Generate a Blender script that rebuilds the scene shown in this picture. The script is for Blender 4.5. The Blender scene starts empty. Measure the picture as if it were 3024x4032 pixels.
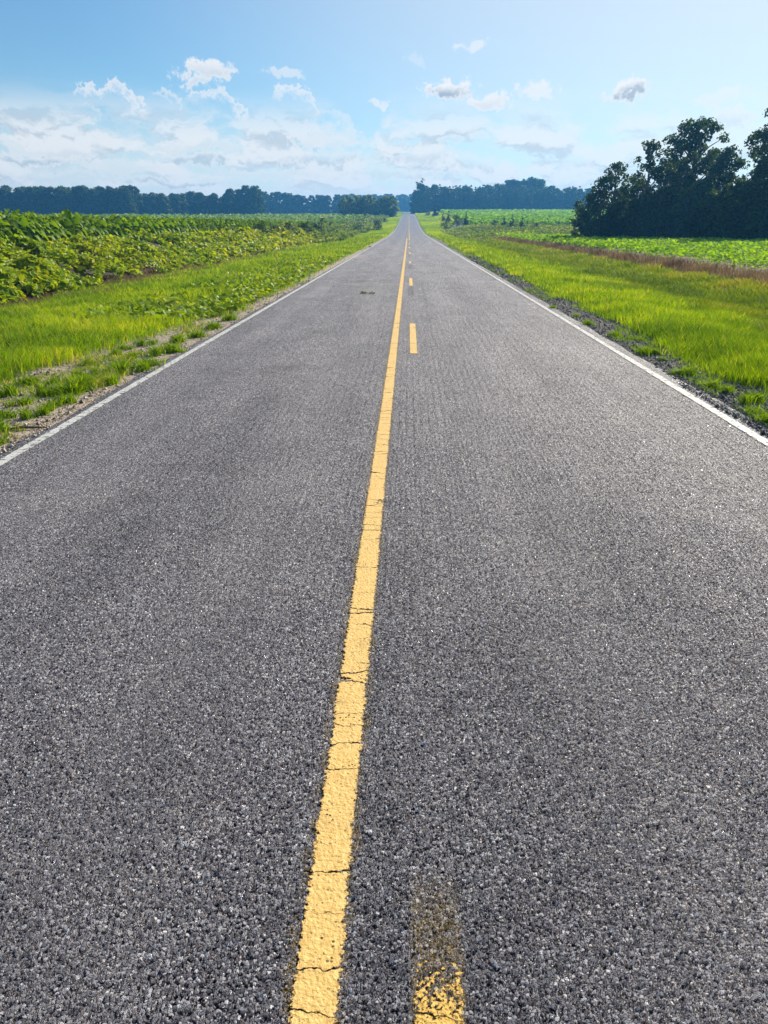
import bpy, math, random
import numpy as np
from mathutils import Vector, Matrix

SC = bpy.context.scene
COL = SC.collection
R = math.radians

# ------------------------------------------------------------------ camera
CAM_H = 1.60
F_PX = 3029.0                      # focal length in photo pixels (3024 x 4032)
PITCH = math.atan((2016 - 886) / F_PX)
YAW = math.atan(97 * math.cos(PITCH) / F_PX)
cam_data = bpy.data.cameras.new('camera')
cam = bpy.data.objects.new('camera', cam_data)
COL.objects.link(cam)
cam_data.sensor_fit = 'VERTICAL'
cam_data.sensor_height = 24.0
cam_data.lens = 24.0 * F_PX / 4032.0
cam_data.clip_start = 0.05
cam_data.clip_end = 8000
cam.location = (0, 0, CAM_H)
cam.rotation_euler = (math.pi / 2 - PITCH, 0, YAW)
SC.camera = cam
COSP = math.cos(PITCH)
CAM_M = cam.rotation_euler.to_matrix()

# ------------------------------------------------------------------ exposure and renderer
SC.view_settings.view_transform = 'Standard'
SC.view_settings.look = 'None'
SC.view_settings.gamma = 1.0
SC.view_settings.exposure = 0.75
SC.cycles.feature_set = 'EXPERIMENTAL'
SC.cycles.dicing_rate = 1.0
SC.cycles.offscreen_dicing_scale = 8.0
SC.cycles.use_denoising = True
SC.cycles.max_bounces = 7
SC.cycles.diffuse_bounces = 3
SC.cycles.glossy_bounces = 2
SC.cycles.transmission_bounces = 5
SC.cycles.transparent_max_bounces = 12
SC.cycles.volume_bounces = 0
SC.cycles.sample_clamp_indirect = 6

SUN_AZ, SUN_EL = R(38), R(29)      # clockwise from the road direction, above the horizon
SUN_DIR = Vector((math.sin(SUN_AZ) * math.cos(SUN_EL), math.cos(SUN_AZ) * math.cos(SUN_EL), math.sin(SUN_EL)))
sun_data = bpy.data.lights.new('sun', 'SUN')
sun_data.energy = 4.9
sun_data.angle = R(0.5)
sun_data.color = (1.0, 0.91, 0.76)
sun = bpy.data.objects.new('sun', sun_data)
COL.objects.link(sun)
sun.location = SUN_DIR * 300
sun.rotation_euler = SUN_DIR.to_track_quat('Z', 'Y').to_euler()


# ------------------------------------------------------------------ node helper
class NB:
    def __init__(self, tree):
        self.t = tree
        tree.nodes.clear()

    def n(self, kind, **kw):
        nd = self.t.nodes.new(kind)
        for k, v in kw.items():
            setattr(nd, k, v)
        return nd

    def put(self, sock, v):
        if v is None:
            return
        if hasattr(v, 'is_linked') or hasattr(v, 'links'):
            self.t.links.new(v, sock)
        else:
            try:
                sock.default_value = v
            except Exception:
                if isinstance(v, (int, float)):
                    sock.default_value = (v, v, v)
                else:
                    sock.default_value = (*v, 1.0)

    def math(self, op, a, b=None, c=None, clamp=False):
        nd = self.n('ShaderNodeMath', operation=op, use_clamp=clamp)
        for i, v in enumerate((a, b, c)):
            self.put(nd.inputs[i], v)
        return nd.outputs[0]

    def vmath(self, op, a, b=None):
        nd = self.n('ShaderNodeVectorMath', operation=op)
        self.put(nd.inputs[0], a)
        if b is not None:
            self.put(nd.inputs[1], b)
        return nd.outputs['Value'] if op in ('LENGTH', 'DOT_PRODUCT', 'DISTANCE') else nd.outputs[0]

    def mix(self, f, a, b, blend='MIX'):
        nd = self.n('ShaderNodeMix', data_type='RGBA', blend_type=blend)
        self.put(nd.inputs[0], f)
        self.put(nd.inputs[6], a)
        self.put(nd.inputs[7], b)
        return nd.outputs[2]

    def rng(self, v, a, b, c=0.0, d=1.0, smooth=True):
        nd = self.n('ShaderNodeMapRange', interpolation_type='SMOOTHSTEP' if smooth else 'LINEAR')
        for i, x in enumerate((v, a, b, c, d)):
            self.put(nd.inputs[i], x)
        return nd.outputs[0]

    def noise(self, vec, scale, detail=3.0, rough=0.55, dims='3D'):
        nd = self.n('ShaderNodeTexNoise', noise_dimensions=dims)
        if vec is not None:
            self.put(nd.inputs['Vector'], vec)
        nd.inputs['Scale'].default_value = scale
        nd.inputs['Detail'].default_value = detail
        nd.inputs['Roughness'].default_value = rough
        return nd

    def ramp(self, f, stops):
        nd = self.n('ShaderNodeValToRGB')
        el = nd.color_ramp.elements
        while len(el) < len(stops):
            el.new(0.5)
        for e, (p, c) in zip(el, stops):
            e.position = p
            e.color = (*c, 1)
        self.put(nd.inputs[0], f)
        return nd.outputs[0]

    def sep(self, v):
        nd = self.n('ShaderNodeSeparateXYZ')
        self.put(nd.inputs[0], v)
        return nd.outputs

    def comb(self, x, y, z=0.0):
        nd = self.n('ShaderNodeCombineXYZ')
        for i, v in enumerate((x, y, z)):
            self.put(nd.inputs[i], v)
        return nd.outputs[0]


def new_mat(name):
    m = bpy.data.materials.new(name)
    m.use_nodes = True
    return m, NB(m.node_tree)


# ------------------------------------------------------------------ sky with clouds
def az_el(px, py):
    """direction (azimuth clockwise from the road, elevation) seen at a point of the 1659 x 2212 view"""
    s = 3024 / 1659
    v = CAM_M @ Vector(((px * s - 1512) / F_PX, (2016 - py * s) / F_PX, -1.0))
    v.normalize()
    return math.atan2(v.x, v.y), math.asin(v.z)


SKY_STRENGTH = 0.065
world = bpy.data.worlds.new('World')
SC.world = world
world.use_nodes = True
w = NB(world.node_tree)
sky = w.n('ShaderNodeTexSky', sky_type='NISHITA')
sky.sun_disc = False
sky.sun_elevation = SUN_EL
sky.sun_rotation = SUN_AZ
sky.air_density = 1.0
sky.dust_density = 0.3
sky.ozone_density = 2.5
wdir = w.vmath('NORMALIZE', w.n('ShaderNodeTexCoord').outputs['Generated'])
wx, wy, wz = w.sep(wdir)
azn = w.math('ARCTAN2', wx, wy)
eln = w.math('ARCSINE', wz)
p0 = w.comb(azn, eln)
warp = w.noise(wdir, 22, 5, 0.62)
warp_v = w.vmath('SUBTRACT', warp.outputs['Color'], (0.5, 0.5, 0.5))
det = w.noise(wdir, 85, 8, 0.70)
detf = w.math('SUBTRACT', det.outputs[0], 0.5)
pw = w.vmath('ADD', p0, w.vmath('MULTIPLY', warp_v, (0.040, 0.038, 0)))

# centre x, centre y, half width, half height in the 1659 wide view, opacity, grey core
CLOUDS = [
    (445, 152, 66, 26, 0.92, 0.35), (428, 178, 40, 18, 0.80, 0.30), (500, 150, 26, 10, 0.6, 0.0),
    (622, 158, 40, 16, 0.55, 0.05), (1020, 95, 42, 13, 0.60, 0.0), (900, 126, 22, 12, 0.25, 0.0),
    (965, 194, 58, 30, 1.0, 0.95), (1052, 220, 54, 19, 0.95, 0.25), (1160, 200, 44, 22, 0.80, 0.05),
    (1180, 218, 30, 10, 0.7, 0.0), (1360, 196, 54, 23, 1.0, 0.85), (825, 229, 28, 11, 0.65, 0.0),
    (1560, 205, 70, 20, 0.55, 0.05), (1575, 255, 70, 34, 0.65, 0.35), (1255, 350, 44, 22, 0.45, 0.35),
    (975, 300, 40, 12, 0.5, 0.3), (1042, 296, 26, 8, 0.5, 0.1), (860, 322, 34, 9, 0.5, 0.5),
    (70, 322, 90, 22, 0.75, 0.10), (160, 330, 70, 26, 0.75, 0.25), (60, 348, 110, 13, 0.70, 0.75),
    (430, 318, 120, 18, 0.65, 0.15), (440, 343, 100, 15, 0.70, 0.75), (270, 358, 110, 24, 0.55, 0.1),
    (690, 300, 90, 34, 0.55, 0.10), (700, 345, 120, 22, 0.6, 0.55), (600, 378, 150, 16, 0.5, 0.15),
    (900, 332, 90, 24, 0.55, 0.35), (860, 375, 150, 18, 0.5, 0.35), (1010, 350, 80, 18, 0.45, 0.4),
    (130, 385, 160, 16, 0.5, 0.25), (380, 395, 160, 10, 0.5, 0.6),
]
RIMS = [   # big hazy towers of which only the sunlit outline shows
    (225, 246, 78, 62, 1.0), (372, 244, 24, 54, 0.75), (465, 256, 58, 56, 0.9), (632, 250, 52, 58, 0.95),
    (690, 276, 62, 36, 0.6), (735, 280, 22, 34, 0.5), (345, 222, 26, 20, 0.6), (190, 250, 26, 30, 0.6),
]


def blob(cx, cy, rx, ry, pw=pw, k=2.9):
    a, e = az_el(cx, cy)
    a2, _ = az_el(cx + rx, cy)
    _, e2 = az_el(cx, cy - ry)
    q = w.vmath('MULTIPLY', w.vmath('SUBTRACT', pw, (a, e, 0)), (1 / max(abs(a2 - a), 1e-4), 1 / max(abs(e2 - e), 1e-4), 0))
    v = w.math('SUBTRACT', 1.0, w.vmath('LENGTH', q))
    return w.math('MULTIPLY_ADD', detf, k, v), q


alpha = 0.0
grey = 0.0
for cx, cy, rx, ry, op, core in CLOUDS:
    v, q = blob(cx, cy, rx * 1.12, ry * 1.15)
    alpha = w.math('MAXIMUM', w.math('MULTIPLY', w.rng(v, 0.02, 0.46), op * .92), alpha)
    if core > 0:
        lowq = w.rng(w.sep(q)[1], 0.55, -0.25)
        g = w.math('MULTIPLY', w.math('MULTIPLY', w.rng(v, 0.22, 0.72), lowq), core)
        grey = w.math('MAXIMUM', g, grey)
rim = 0.0
pr = w.vmath('ADD', p0, w.vmath('MULTIPLY', warp_v, (0.022, 0.022, 0)))
for cx, cy, rx, ry, op in RIMS:
    v, q = blob(cx, cy, rx * 1.15, ry * 1.15, pr, 1.6)
    band = w.math('MULTIPLY', w.rng(v, 0.0, 0.10), w.rng(v, 0.50, 0.06, 0.03, 1.0))
    qx, qy, _ = w.sep(q)
    up = w.rng(w.math('MULTIPLY_ADD', qx, 0.55, qy), -0.15, 0.55)
    rim = w.math('MAXIMUM', w.math('MULTIPLY', w.math('MULTIPLY', band, up), op), rim)
# low bank of hazy cumulus along the horizon
def low_noise(dy):
    mp = w.n('ShaderNodeMapping')
    w.put(mp.inputs[0], w.vmath('ADD', p0, w.vmath('MULTIPLY', warp_v, (0.035, 0.028, 0))))
    mp.inputs['Location'].default_value = (3.1, dy * 30, 0)
    mp.inputs['Scale'].default_value = (11, 30, 1)
    return w.noise(mp.outputs[0], 1.0, 7, 0.60).outputs[0]


low0, low1 = low_noise(0.0), low_noise(0.011)
lowmask = w.math('MULTIPLY', w.rng(eln, 0.150, 0.085), w.rng(azn, 0.50, 0.05, 0.45, 1.0))
lowa = w.math('MULTIPLY', w.math('MULTIPLY', w.rng(low0, 0.40, 0.53), lowmask), 0.85)
low_grey = w.math('MULTIPLY', w.rng(w.math('SUBTRACT', low0, low1), 0.04, -0.08), 0.55)
low_grey = w.math('MULTIPLY', low_grey, w.math('MULTIPLY', w.rng(lowa, 0.1, 0.5), w.rng(eln, 0.015, 0.06)))
grey = w.math('MAXIMUM', grey, w.math('MULTIPLY', low_grey, w.rng(alpha, 0.55, 0.15)))
alpha = w.math('MAXIMUM', alpha, lowa)
alpha = w.math('MAXIMUM', alpha, w.math('MULTIPLY', rim, 0.75))

K = 1.0 / (SKY_STRENGTH * 2 ** SC.view_settings.exposure)
skyc = w.mix(1.0, sky.outputs[0], (0.76, 1.02, 1.12), 'MULTIPLY')
# warm white vapour towards the sun and the horizon
sun_dot = w.vmath('DOT_PRODUCT', wdir, tuple(SUN_DIR))
veil = w.math('MULTIPLY', w.rng(sun_dot, 0.52, 1.0), 0.66)
veil_h = w.math('MULTIPLY', w.rng(eln, 0.17, 0.0), 0.78)
veil = w.math('MAXIMUM', veil, veil_h)
skyc = w.mix(veil, skyc, (0.93 * K, 0.92 * K, 0.87 * K))
white = w.mix(w.rng(eln, 0.05, 0.16), (0.98 * K, 0.95 * K, 0.90 * K), (0.99 * K, 0.965 * K, 0.94 * K))
cloudc = w.mix(grey, white, (0.38 * K, 0.45 * K, 0.53 * K))
final = w.mix(alpha, skyc, cloudc)
bg = w.n('ShaderNodeBackground')
w.put(bg.inputs[0], final)
bg.inputs[1].default_value = SKY_STRENGTH
w.t.links.new(bg.outputs[0], w.n('ShaderNodeOutputWorld').inputs[0])


# ------------------------------------------------------------------ numpy helpers
def rs(seed):
    return np.random.default_rng(seed)


def _hash(ix, iy, seed):
    h = (ix.astype(np.int64) * 374761393 + iy.astype(np.int64) * 668265263 + seed * 1442695041) & 0xFFFFFFFF
    h = ((h ^ (h >> 13)) * 1274126177) & 0xFFFFFFFF
    return ((h ^ (h >> 16)) & 0xFFFF) / 65535.0


def vnoise(x, y, seed=0):
    x = np.asarray(x, float); y = np.asarray(y, float)
    ix = np.floor(x); iy = np.floor(y)
    fx = x - ix; fy = y - iy
    fx = fx * fx * (3 - 2 * fx); fy = fy * fy * (3 - 2 * fy)
    a = _hash(ix, iy, seed); b = _hash(ix + 1, iy, seed)
    c = _hash(ix, iy + 1, seed); d = _hash(ix + 1, iy + 1, seed)
    return (a * (1 - fx) + b * fx) * (1 - fy) + (c * (1 - fx) + d * fx) * fy


def fbm(x, y, seed=0, octs=3):
    s = 0; a = 0.5; t = 0
    for k in range(octs):
        s = s + a * vnoise(np.asarray(x) * 2 ** k, np.asarray(y) * 2 ** k, seed + k * 17)
        t += a; a *= 0.5
    return s / t


def sstep(a, b, x):
    t = np.clip((np.asarray(x, float) - a) / (b - a), 0, 1)
    return t * t * (3 - 2 * t)


def norm(v):
    return v / np.maximum(np.linalg.norm(v, axis=1, keepdims=True), 1e-9)


def mesh_np(name, verts, faces, tint=None, smooth=False):
    """faces: one (M,k) array or a list of such arrays"""
    if not isinstance(faces, list):
        faces = [faces]
    me = bpy.data.meshes.new(name)
    me.vertices.add(len(verts))
    me.vertices.foreach_set('co', np.ascontiguousarray(verts, dtype=np.float32).ravel())
    idx = np.concatenate([f.ravel() for f in faces]).astype(np.int32)
    tot = np.concatenate([np.full(len(f), f.shape[1]) for f in faces]).astype(np.int32)
    st = np.concatenate([[0], np.cumsum(tot)[:-1]]).astype(np.int32)
    me.loops.add(len(idx))
    me.loops.foreach_set('vertex_index', idx)
    me.polygons.add(len(tot))
    me.polygons.foreach_set('loop_start', st)
    me.polygons.foreach_set('loop_total', tot)
    me.polygons.foreach_set('use_smooth', np.full(len(tot), smooth, dtype=bool))
    if tint is not None:
        at = me.attributes.new('tint', 'FLOAT', 'POINT')
        at.data.foreach_set('value', np.ascontiguousarray(tint, dtype=np.float32))
    me.update(calc_edges=True)
    return me


def link(name, me, mat=None, parent=None):
    o = bpy.data.objects.new(name, me)
    COL.objects.link(o)
    if mat is not None and me is not None and not me.materials:
        me.materials.append(mat)
    if parent is not None:
        o.parent = parent
    return o


def thing(o, label, cat, group=None):
    o['label'] = label
    o['category'] = cat
    if group:
        o['group'] = group
    return o


def empty(name, loc, rz=0.0, sc=1.0):
    o = bpy.data.objects.new(name, None)
    o.location = loc
    o.rotation_euler = (0, 0, rz)
    o.scale = (sc, sc, sc) if not isinstance(sc, tuple) else sc
    o.empty_display_size = 0.2
    COL.objects.link(o)
    return o


def copy_tree(root, loc, rz=0.0, sc=1.0):
    c = root.copy()
    COL.objects.link(c)
    c.location = loc
    c.rotation_euler = (0, 0, rz)
    c.scale = (sc, sc, sc) if not isinstance(sc, tuple) else sc
    for ch in root.children:
        d = ch.copy()
        COL.objects.link(d)
        d.parent = c
    return c


# ------------------------------------------------------------------ land form
_PY = np.array([-100, 120, 140, 160, 186, 216, 264, 336, 420, 470, 505, 540, 600, 700, 800, 1000, 1600.])
_PZ = np.array([0, 0, .05, .2, .60, 1.25, 2.6, 4.6, 6.8, 7.75, 8.1, 8.0, 9.3, 12.0, 13.6, 15, 17.])


def road_z(y):
    y = np.asarray(y, float)
    s = 0
    for k in (-12, -6, 0, 6, 12):
        s = s + np.interp(y + k, _PY, _PZ)
    return s / 5


_LX = np.array([-3000, -60, -22, -16.5, -15.0, -13.8, -12.4, -11.4, -10.2, -8.5, -6.5, -4.8, -3.4, -3.0])
_LZ = np.array([.85, .85, .85, .85, .80, .55, -.15, -.45, -.50, -.36, -.20, -.10, -.03, -.02])
_RX = np.array([3.0, 3.5, 4.6, 6.0, 7.7, 8.8, 9.7, 11.5, 13, 60, 3000])
_RZ = np.array([-.02, -.03, -.08, -.22, -.42, -.40, -.28, -.12, -.08, -.05, -.05])


def ground_z(x, y):
    x = np.asarray(x, float); y = np.asarray(y, float)
    zr = road_z(y)
    far = sstep(560, 640, y)
    lf = 1 - 0.05 * sstep(8, 60, -x) * (1 - far)
    zl = np.interp(x, _LX, _LZ) * (1 - sstep(110, 230, y) * 0.7) * (1 - far) + zr * lf
    rise = np.maximum(0, y - 108) * 0.0245 * (1 - far) + far * zr
    rise = np.minimum(rise, 12.5)
    k = sstep(4.5, 16, x)
    zrr = zr * (1 - k) + np.maximum(rise, zr * .9) * k
    zright = np.interp(x, _RX, _RZ) * (1 - sstep(115, 180, y) * 0.5) * (1 - far) + zrr
    z = np.where(x < 0, zl, zright)
    und = (fbm(x * .35, y * .35, 5) - .5) * .10 * sstep(3.2, 5.5, np.abs(x))
    und = und + (fbm(x * 2.2, y * 2.2, 9) - .5) * .05 * sstep(3.15, 3.8, np.abs(x))
    core = (np.abs(x + .03) < 2.98)
    return np.where(core, zr - .05, z + und)


def at_pixel(px, py, dz=0.0):
    """ground point seen at photo pixel (3024 x 4032)"""
    v = CAM_M @ Vector(((px - 1512) / F_PX, (2016 - py) / F_PX, -1.0))
    v /= v.y
    for y in np.concatenate([np.arange(2, 120, .25), np.arange(120, 900, 1.0)]):
        if CAM_H + v.z * y <= float(ground_z(v.x * y, y)) + dz:
            break
    return Vector((v.x * y, y, float(ground_z(v.x * y, y))))


# ------------------------------------------------------------------ ground sheet
gx = np.unique(np.round(np.concatenate([
    -np.geomspace(16, 1100, 60)[::-1], np.arange(-16, -3, .16), np.arange(-3.1, 3.1, .31),
    np.arange(3, 14, .16), np.geomspace(14, 1100, 60)]), 3))
gy = np.unique(np.round(np.concatenate([
    np.linspace(-300, -10, 12), np.arange(-10, 4, 1.0), np.arange(4, 30, .16), np.arange(30, 120, .8),
    np.arange(120, 560, 4.0), np.geomspace(560, 1100, 24)]), 3))
GX, GY = np.meshgrid(gx, gy)
GZ = ground_z(GX, GY)
nx, ny = len(gx), len(gy)
ii = np.arange(nx * ny).reshape(ny, nx)
gf = np.stack([ii[:-1, :-1], ii[:-1, 1:], ii[1:, 1:], ii[1:, :-1]], -1).reshape(-1, 4)
gm, b = new_mat('soil_and_turf')
pos = b.n('ShaderNodeNewGeometry').outputs['Position']
x_, y_, z_ = b.sep(pos)
n1 = b.noise(pos, 1.3, 5, .6).outputs[0]
n2 = b.noise(pos, 9, 4, .6).outputs[0]
n3 = b.noise(pos, 60, 3, .6).outputs[0]
turf = b.ramp(n2, [(.3, (.035, .055, .012)), (.55, (.07, .12, .02)), (.75, (.12, .13, .04))])
sandc = b.ramp(b.noise(pos, 40, 5, .7).outputs[0], [(.32, (.17, .13, .09)), (.5, (.42, .34, .255)), (.68, (.58, .50, .40))])
sandc = b.mix(b.rng(n2, .48, .66), sandc, (.20, .15, .095))
gravc = b.ramp(b.noise(pos, 34, 5, .7).outputs[0], [(.36, (.025, .023, .021)), (.52, (.10, .09, .08)), (.68, (.34, .30, .26))])
gravc = b.mix(b.math('MULTIPLY', b.rng(n1, .45, .65), .6), gravc, (.07, .085, .03))
soil = b.ramp(n2, [(.3, (.13, .085, .05)), (.7, (.26, .18, .115))])
# sandy left shoulder, then turf, then bare field soil
xe = b.math('MULTIPLY_ADD', b.math('SUBTRACT', n1, .5), 1.6, x_)
near = b.rng(y_, 17, 12)
lim = b.math('MULTIPLY_ADD', near, -1.5, -3.45)
sand_f = b.rng(b.math('SUBTRACT', xe, lim), -.25, .25)
left_c = b.mix(sand_f, turf, sandc)
left_c = b.mix(b.rng(xe, -13.6, -14.6), left_c, soil)
grav_f = b.rng(b.math('MULTIPLY_ADD', b.math('SUBTRACT', n2, .5), .5, x_), 3.75, 3.45)
right_c = b.mix(grav_f, turf, gravc)
right_c = b.mix(b.math('MULTIPLY', b.rng(xe, 9.0, 9.9), .7), right_c, (.16, .115, .065))
right_c = b.mix(b.rng(x_, 11.2, 12.1), right_c, soil)
farv = b.rng(y_, 94, 112)
left_c = b.mix(b.math('MULTIPLY', b.rng(xe, -10.4, -11.2), b.rng(xe, -14.6, -13.8)), left_c, (.05, .045, .02))  # dark band paints the deep shade under the vines into the soil
right_c = b.mix(farv, right_c, b.mix(n2, (.06, .11, .02), (.12, .18, .035)))
left_c = b.mix(b.rng(y_, 150, 200), left_c, b.mix(n2, (.06, .11, .02), (.12, .18, .035)))
track = b.math('MULTIPLY', b.rng(b.math('ABSOLUTE', b.math('SUBTRACT', b.math('MULTIPLY_ADD', n1, 2.0, y_), 46)), 1.3, .5), b.rng(xe, -12, -9))
left_c = b.mix(track, left_c, sandc)
gc = b.mix(b.rng(x_, -.1, .1), left_c, right_c)
bs = b.n('ShaderNodeBsdfPrincipled')
b.put(bs.inputs['Base Color'], gc)
bs.inputs['Roughness'].default_value = .95
bmp = b.n('ShaderNodeBump')
bmp.inputs['Strength'].default_value = .9
bmp.inputs['Distance'].default_value = .02
b.put(bmp.inputs['Height'], b.math('ADD', n3, n2))
b.t.links.new(bmp.outputs[0], bs.inputs['Normal'])
b.t.links.new(bs.outputs[0], b.n('ShaderNodeOutputMaterial').inputs[0])
gme = mesh_np('ground', np.stack([GX, GY, GZ], -1).reshape(-1, 3), gf, smooth=True)
ground = link('ground', gme, gm)
ground['kind'] = 'structure'

# ------------------------------------------------------------------ road
XL, XR = -2.93, 2.84               # edge line centres
YC, YD = -0.189, 0.084             # solid and broken centre line
rx = np.array([-3.14, -3.06, -2.9, -2.6, -2.2, -1.8, -1.4, -1.0, -.7, -.4, -.13, .13, .4, .7, 1.0, 1.4, 1.8, 2.2, 2.6, 2.9, 3.04, 3.12])
ry = np.unique(np.round(np.concatenate([np.arange(-8, 0, 1.0), np.arange(0, 12, .25), np.arange(12, 30, .5), np.arange(30, 120, 1.5), np.arange(120, 560, 4)]), 3))
RXg, RYg = np.meshgrid(rx, ry)
crown = -.012 * (np.abs(RXg) / 3.0) ** 2
RZg = road_z(RYg) + crown + .0
edge = (np.arange(len(rx)) == 0) | (np.arange(len(rx)) == len(rx) - 1)
RZg[:, edge] -= .09
wob = (vnoise(RYg * 1.7, RXg * 0 + np.sign(RXg), 77) - .5) * .09
RXg = RXg + np.where(np.abs(RXg) > 3.03, wob, 0)
nrx, nry = len(rx), len(ry)
ii = np.arange(nrx * nry).reshape(nry, nrx)
rf = np.stack([ii[:-1, :-1], ii[:-1, 1:], ii[1:, 1:], ii[1:, :-1]], -1).reshape(-1, 4)


def road_top(x, y):
    return road_z(y) - .012 * (np.abs(x) / 3.0) ** 2


am, b = new_mat('chip_seal_asphalt')
am.displacement_method = 'BOTH'
co = b.n('ShaderNodeTexCoord').outputs['Object']
x_, y_, z_ = b.sep(co)
flat = b.comb(x_, y_, 0)
wn = b.noise(flat, 210, 3, .65)
pv = b.vmath('ADD', flat, b.vmath('MULTIPLY', b.vmath('SUBTRACT', wn.outputs['Color'], (.5, .5, .5)), (.0095, .0095, 0)))


def chips(vs, off, keep0, keep1):
    """one layer of angular chips: body mask, height, three random numbers"""
    q = b.vmath('ADD', pv, (off, off * .7, 0))
    vo = b.n('ShaderNodeTexVoronoi', voronoi_dimensions='2D', feature='F1')
    vo.inputs['Scale'].default_value = vs
    b.put(vo.inputs['Vector'], q)
    ve = b.n('ShaderNodeTexVoronoi', voronoi_dimensions='2D', feature='DISTANCE_TO_EDGE')
    ve.inputs['Scale'].default_value = vs
    b.put(ve.inputs['Vector'], q)
    c = b.sep(vo.outputs['Color'])
    body = b.math('MULTIPLY', b.rng(ve.outputs['Distance'], .0, .22), b.rng(c[0], keep0, keep1))
    rel = b.vmath('MULTIPLY', b.vmath('SUBTRACT', q, vo.outputs['Position']), (vs, vs, 0))
    tilt = b.vmath('DOT_PRODUCT', rel, b.vmath('SUBTRACT', vo.outputs['Color'], (.5, .5, .5)))
    h = b.math('MULTIPLY', body, b.math('MULTIPLY_ADD', c[0], .55, .45))
    h = b.math('MULTIPLY_ADD', b.math('MULTIPLY', tilt, body), 1.5, h)
    return body, h, c


body1, h1, c1 = chips(108, 0.0, .30, .42)
body2, h2, c2 = chips(205, 3.7, .12, .24)
h2 = b.math('MULTIPLY', h2, .62)
top1 = b.rng(b.math('SUBTRACT', h1, h2), -.03, .03)
stone = b.math('MAXIMUM', h1, h2)
dome = b.mix(top1, b.comb(body2, body2, body2), b.comb(body1, body1, body1))
dome = b.sep(dome)[0]
cmix = b.mix(top1, b.comb(*c2), b.comb(*c1))
cr, cg, cb = b.sep(cmix)
fine = b.noise(flat, 420, 3, .6).outputs[0]
big = b.noise(flat, 14, 3, .5).outputs[0]
hgt = b.math('MULTIPLY_ADD', stone, .0105, b.math('MULTIPLY', fine, .0012))
hgt = b.math('MULTIPLY_ADD', big, .003, hgt)
hgt = b.math('SUBTRACT', hgt, .0090)
stonec = b.ramp(cb, [(0, (.058, .060, .076)), (.3, (.13, .130, .148)), (.6, (.22, .216, .226)), (.85, (.34, .332, .330)), (.96, (.56, .545, .53))])
stonec = b.mix(b.math('MULTIPLY', b.rng(cg, .75, .95), .35), stonec, (.30, .19, .13))
stonec = b.mix(b.math('MULTIPLY', b.rng(cg, .25, .05), .3), stonec, (.12, .14, .22))
base = b.mix(b.rng(dome, .20, .66), (.007, .007, .012), stonec)  # bitumen between chips, blackened further to paint in the shade of the gaps
base = b.mix(b.math('MULTIPLY', b.rng(cg, .972, .980), dome), base, (.80, .79, .76))  # scattered near-white chips paint bright glints into the colour
# tyre-worn and darker bands, patches
wide = b.n('ShaderNodeMapping')
b.put(wide.inputs[0], flat)
wide.inputs['Scale'].default_value = (1.5, .14, 1)
wp = b.noise(wide.outputs[0], 1.2, 4, .6).outputs[0]
patch = b.noise(flat, .8, 4, .6).outputs[0]
lane = b.math('ABSOLUTE', b.math('SUBTRACT', b.math('ABSOLUTE', b.math('ADD', x_, .05)), 1.5))
wheel = b.math('ABSOLUTE', b.math('SUBTRACT', lane, .72))
base = b.mix(b.math('MULTIPLY', b.rng(wheel, .42, .08), .18), base, (.26, .247, .24))
base = b.mix(1.0, base, b.mix(b.rng(wp, .3, .7), (.78, .78, .80), (1.16, 1.14, 1.11)), 'MULTIPLY')
base = b.mix(1.0, base, b.mix(b.rng(patch, .3, .7), (.86, .86, .88), (1.1, 1.09, 1.08)), 'MULTIPLY')
# bitumen bleeding in faint dark strips along the tracks on the left lane
trk = b.math('MULTIPLY', b.rng(b.math('ABSOLUTE', b.math('ADD', x_, 1.55)), .55, .05), b.rng(b.noise(flat, .55, 4, .65).outputs[0], .48, .70))
base = b.mix(b.math('MULTIPLY', trk, .62), base, (.05, .05, .056))
# blacked-out old dashes next to the broken line
ph = b.math('FRACT', b.math('DIVIDE', b.math('SUBTRACT', y_, 10.3 - 3.6), 12.19))
gl = b.math('MULTIPLY', b.rng(ph, .30, .25), b.rng(ph, 0, .06))
gx_ = b.rng(b.math('ABSOLUTE', b.math('SUBTRACT', x_, YD - .01)), .085, .055)
gh = b.math('MULTIPLY', b.math('MULTIPLY', gl, gx_), b.rng(y_, 12, 17))
gh = b.math('MULTIPLY', gh, b.math('MULTIPLY', b.rng(y_, 90, 40), .6))
base = b.mix(gh, base, (.05, .05, .07))
# thin remains of yellow beside the lines and beyond the end of the near dash
on_dash = b.math('MULTIPLY', b.rng(b.math('ABSOLUTE', b.math('SUBTRACT', x_, YD)), .072, .050), b.rng(y_, 1.62, 1.40))
beside = b.rng(b.math('ABSOLUTE', b.math('SUBTRACT', b.math('MULTIPLY_ADD', b.math('SUBTRACT', big, .5), .06, x_), YC - .004)), .085, .055)
beside = b.math('MULTIPLY', beside, b.rng(b.noise(flat, 30, 3, .6).outputs[0], .35, .62))
oldy = b.math('MAXIMUM', b.math('MULTIPLY', b.math('MULTIPLY', on_dash, b.rng(b.noise(flat, 40, 4, .7).outputs[0], .3, .6)), b.rng(dome, .95, .2, .35, .95)), b.math('MULTIPLY', beside, b.rng(dome, .95, .2, .35, .95)))
base = b.mix(oldy, base, b.mix(cr, (.10, .065, .004), (.30, .19, .015)))
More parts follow.
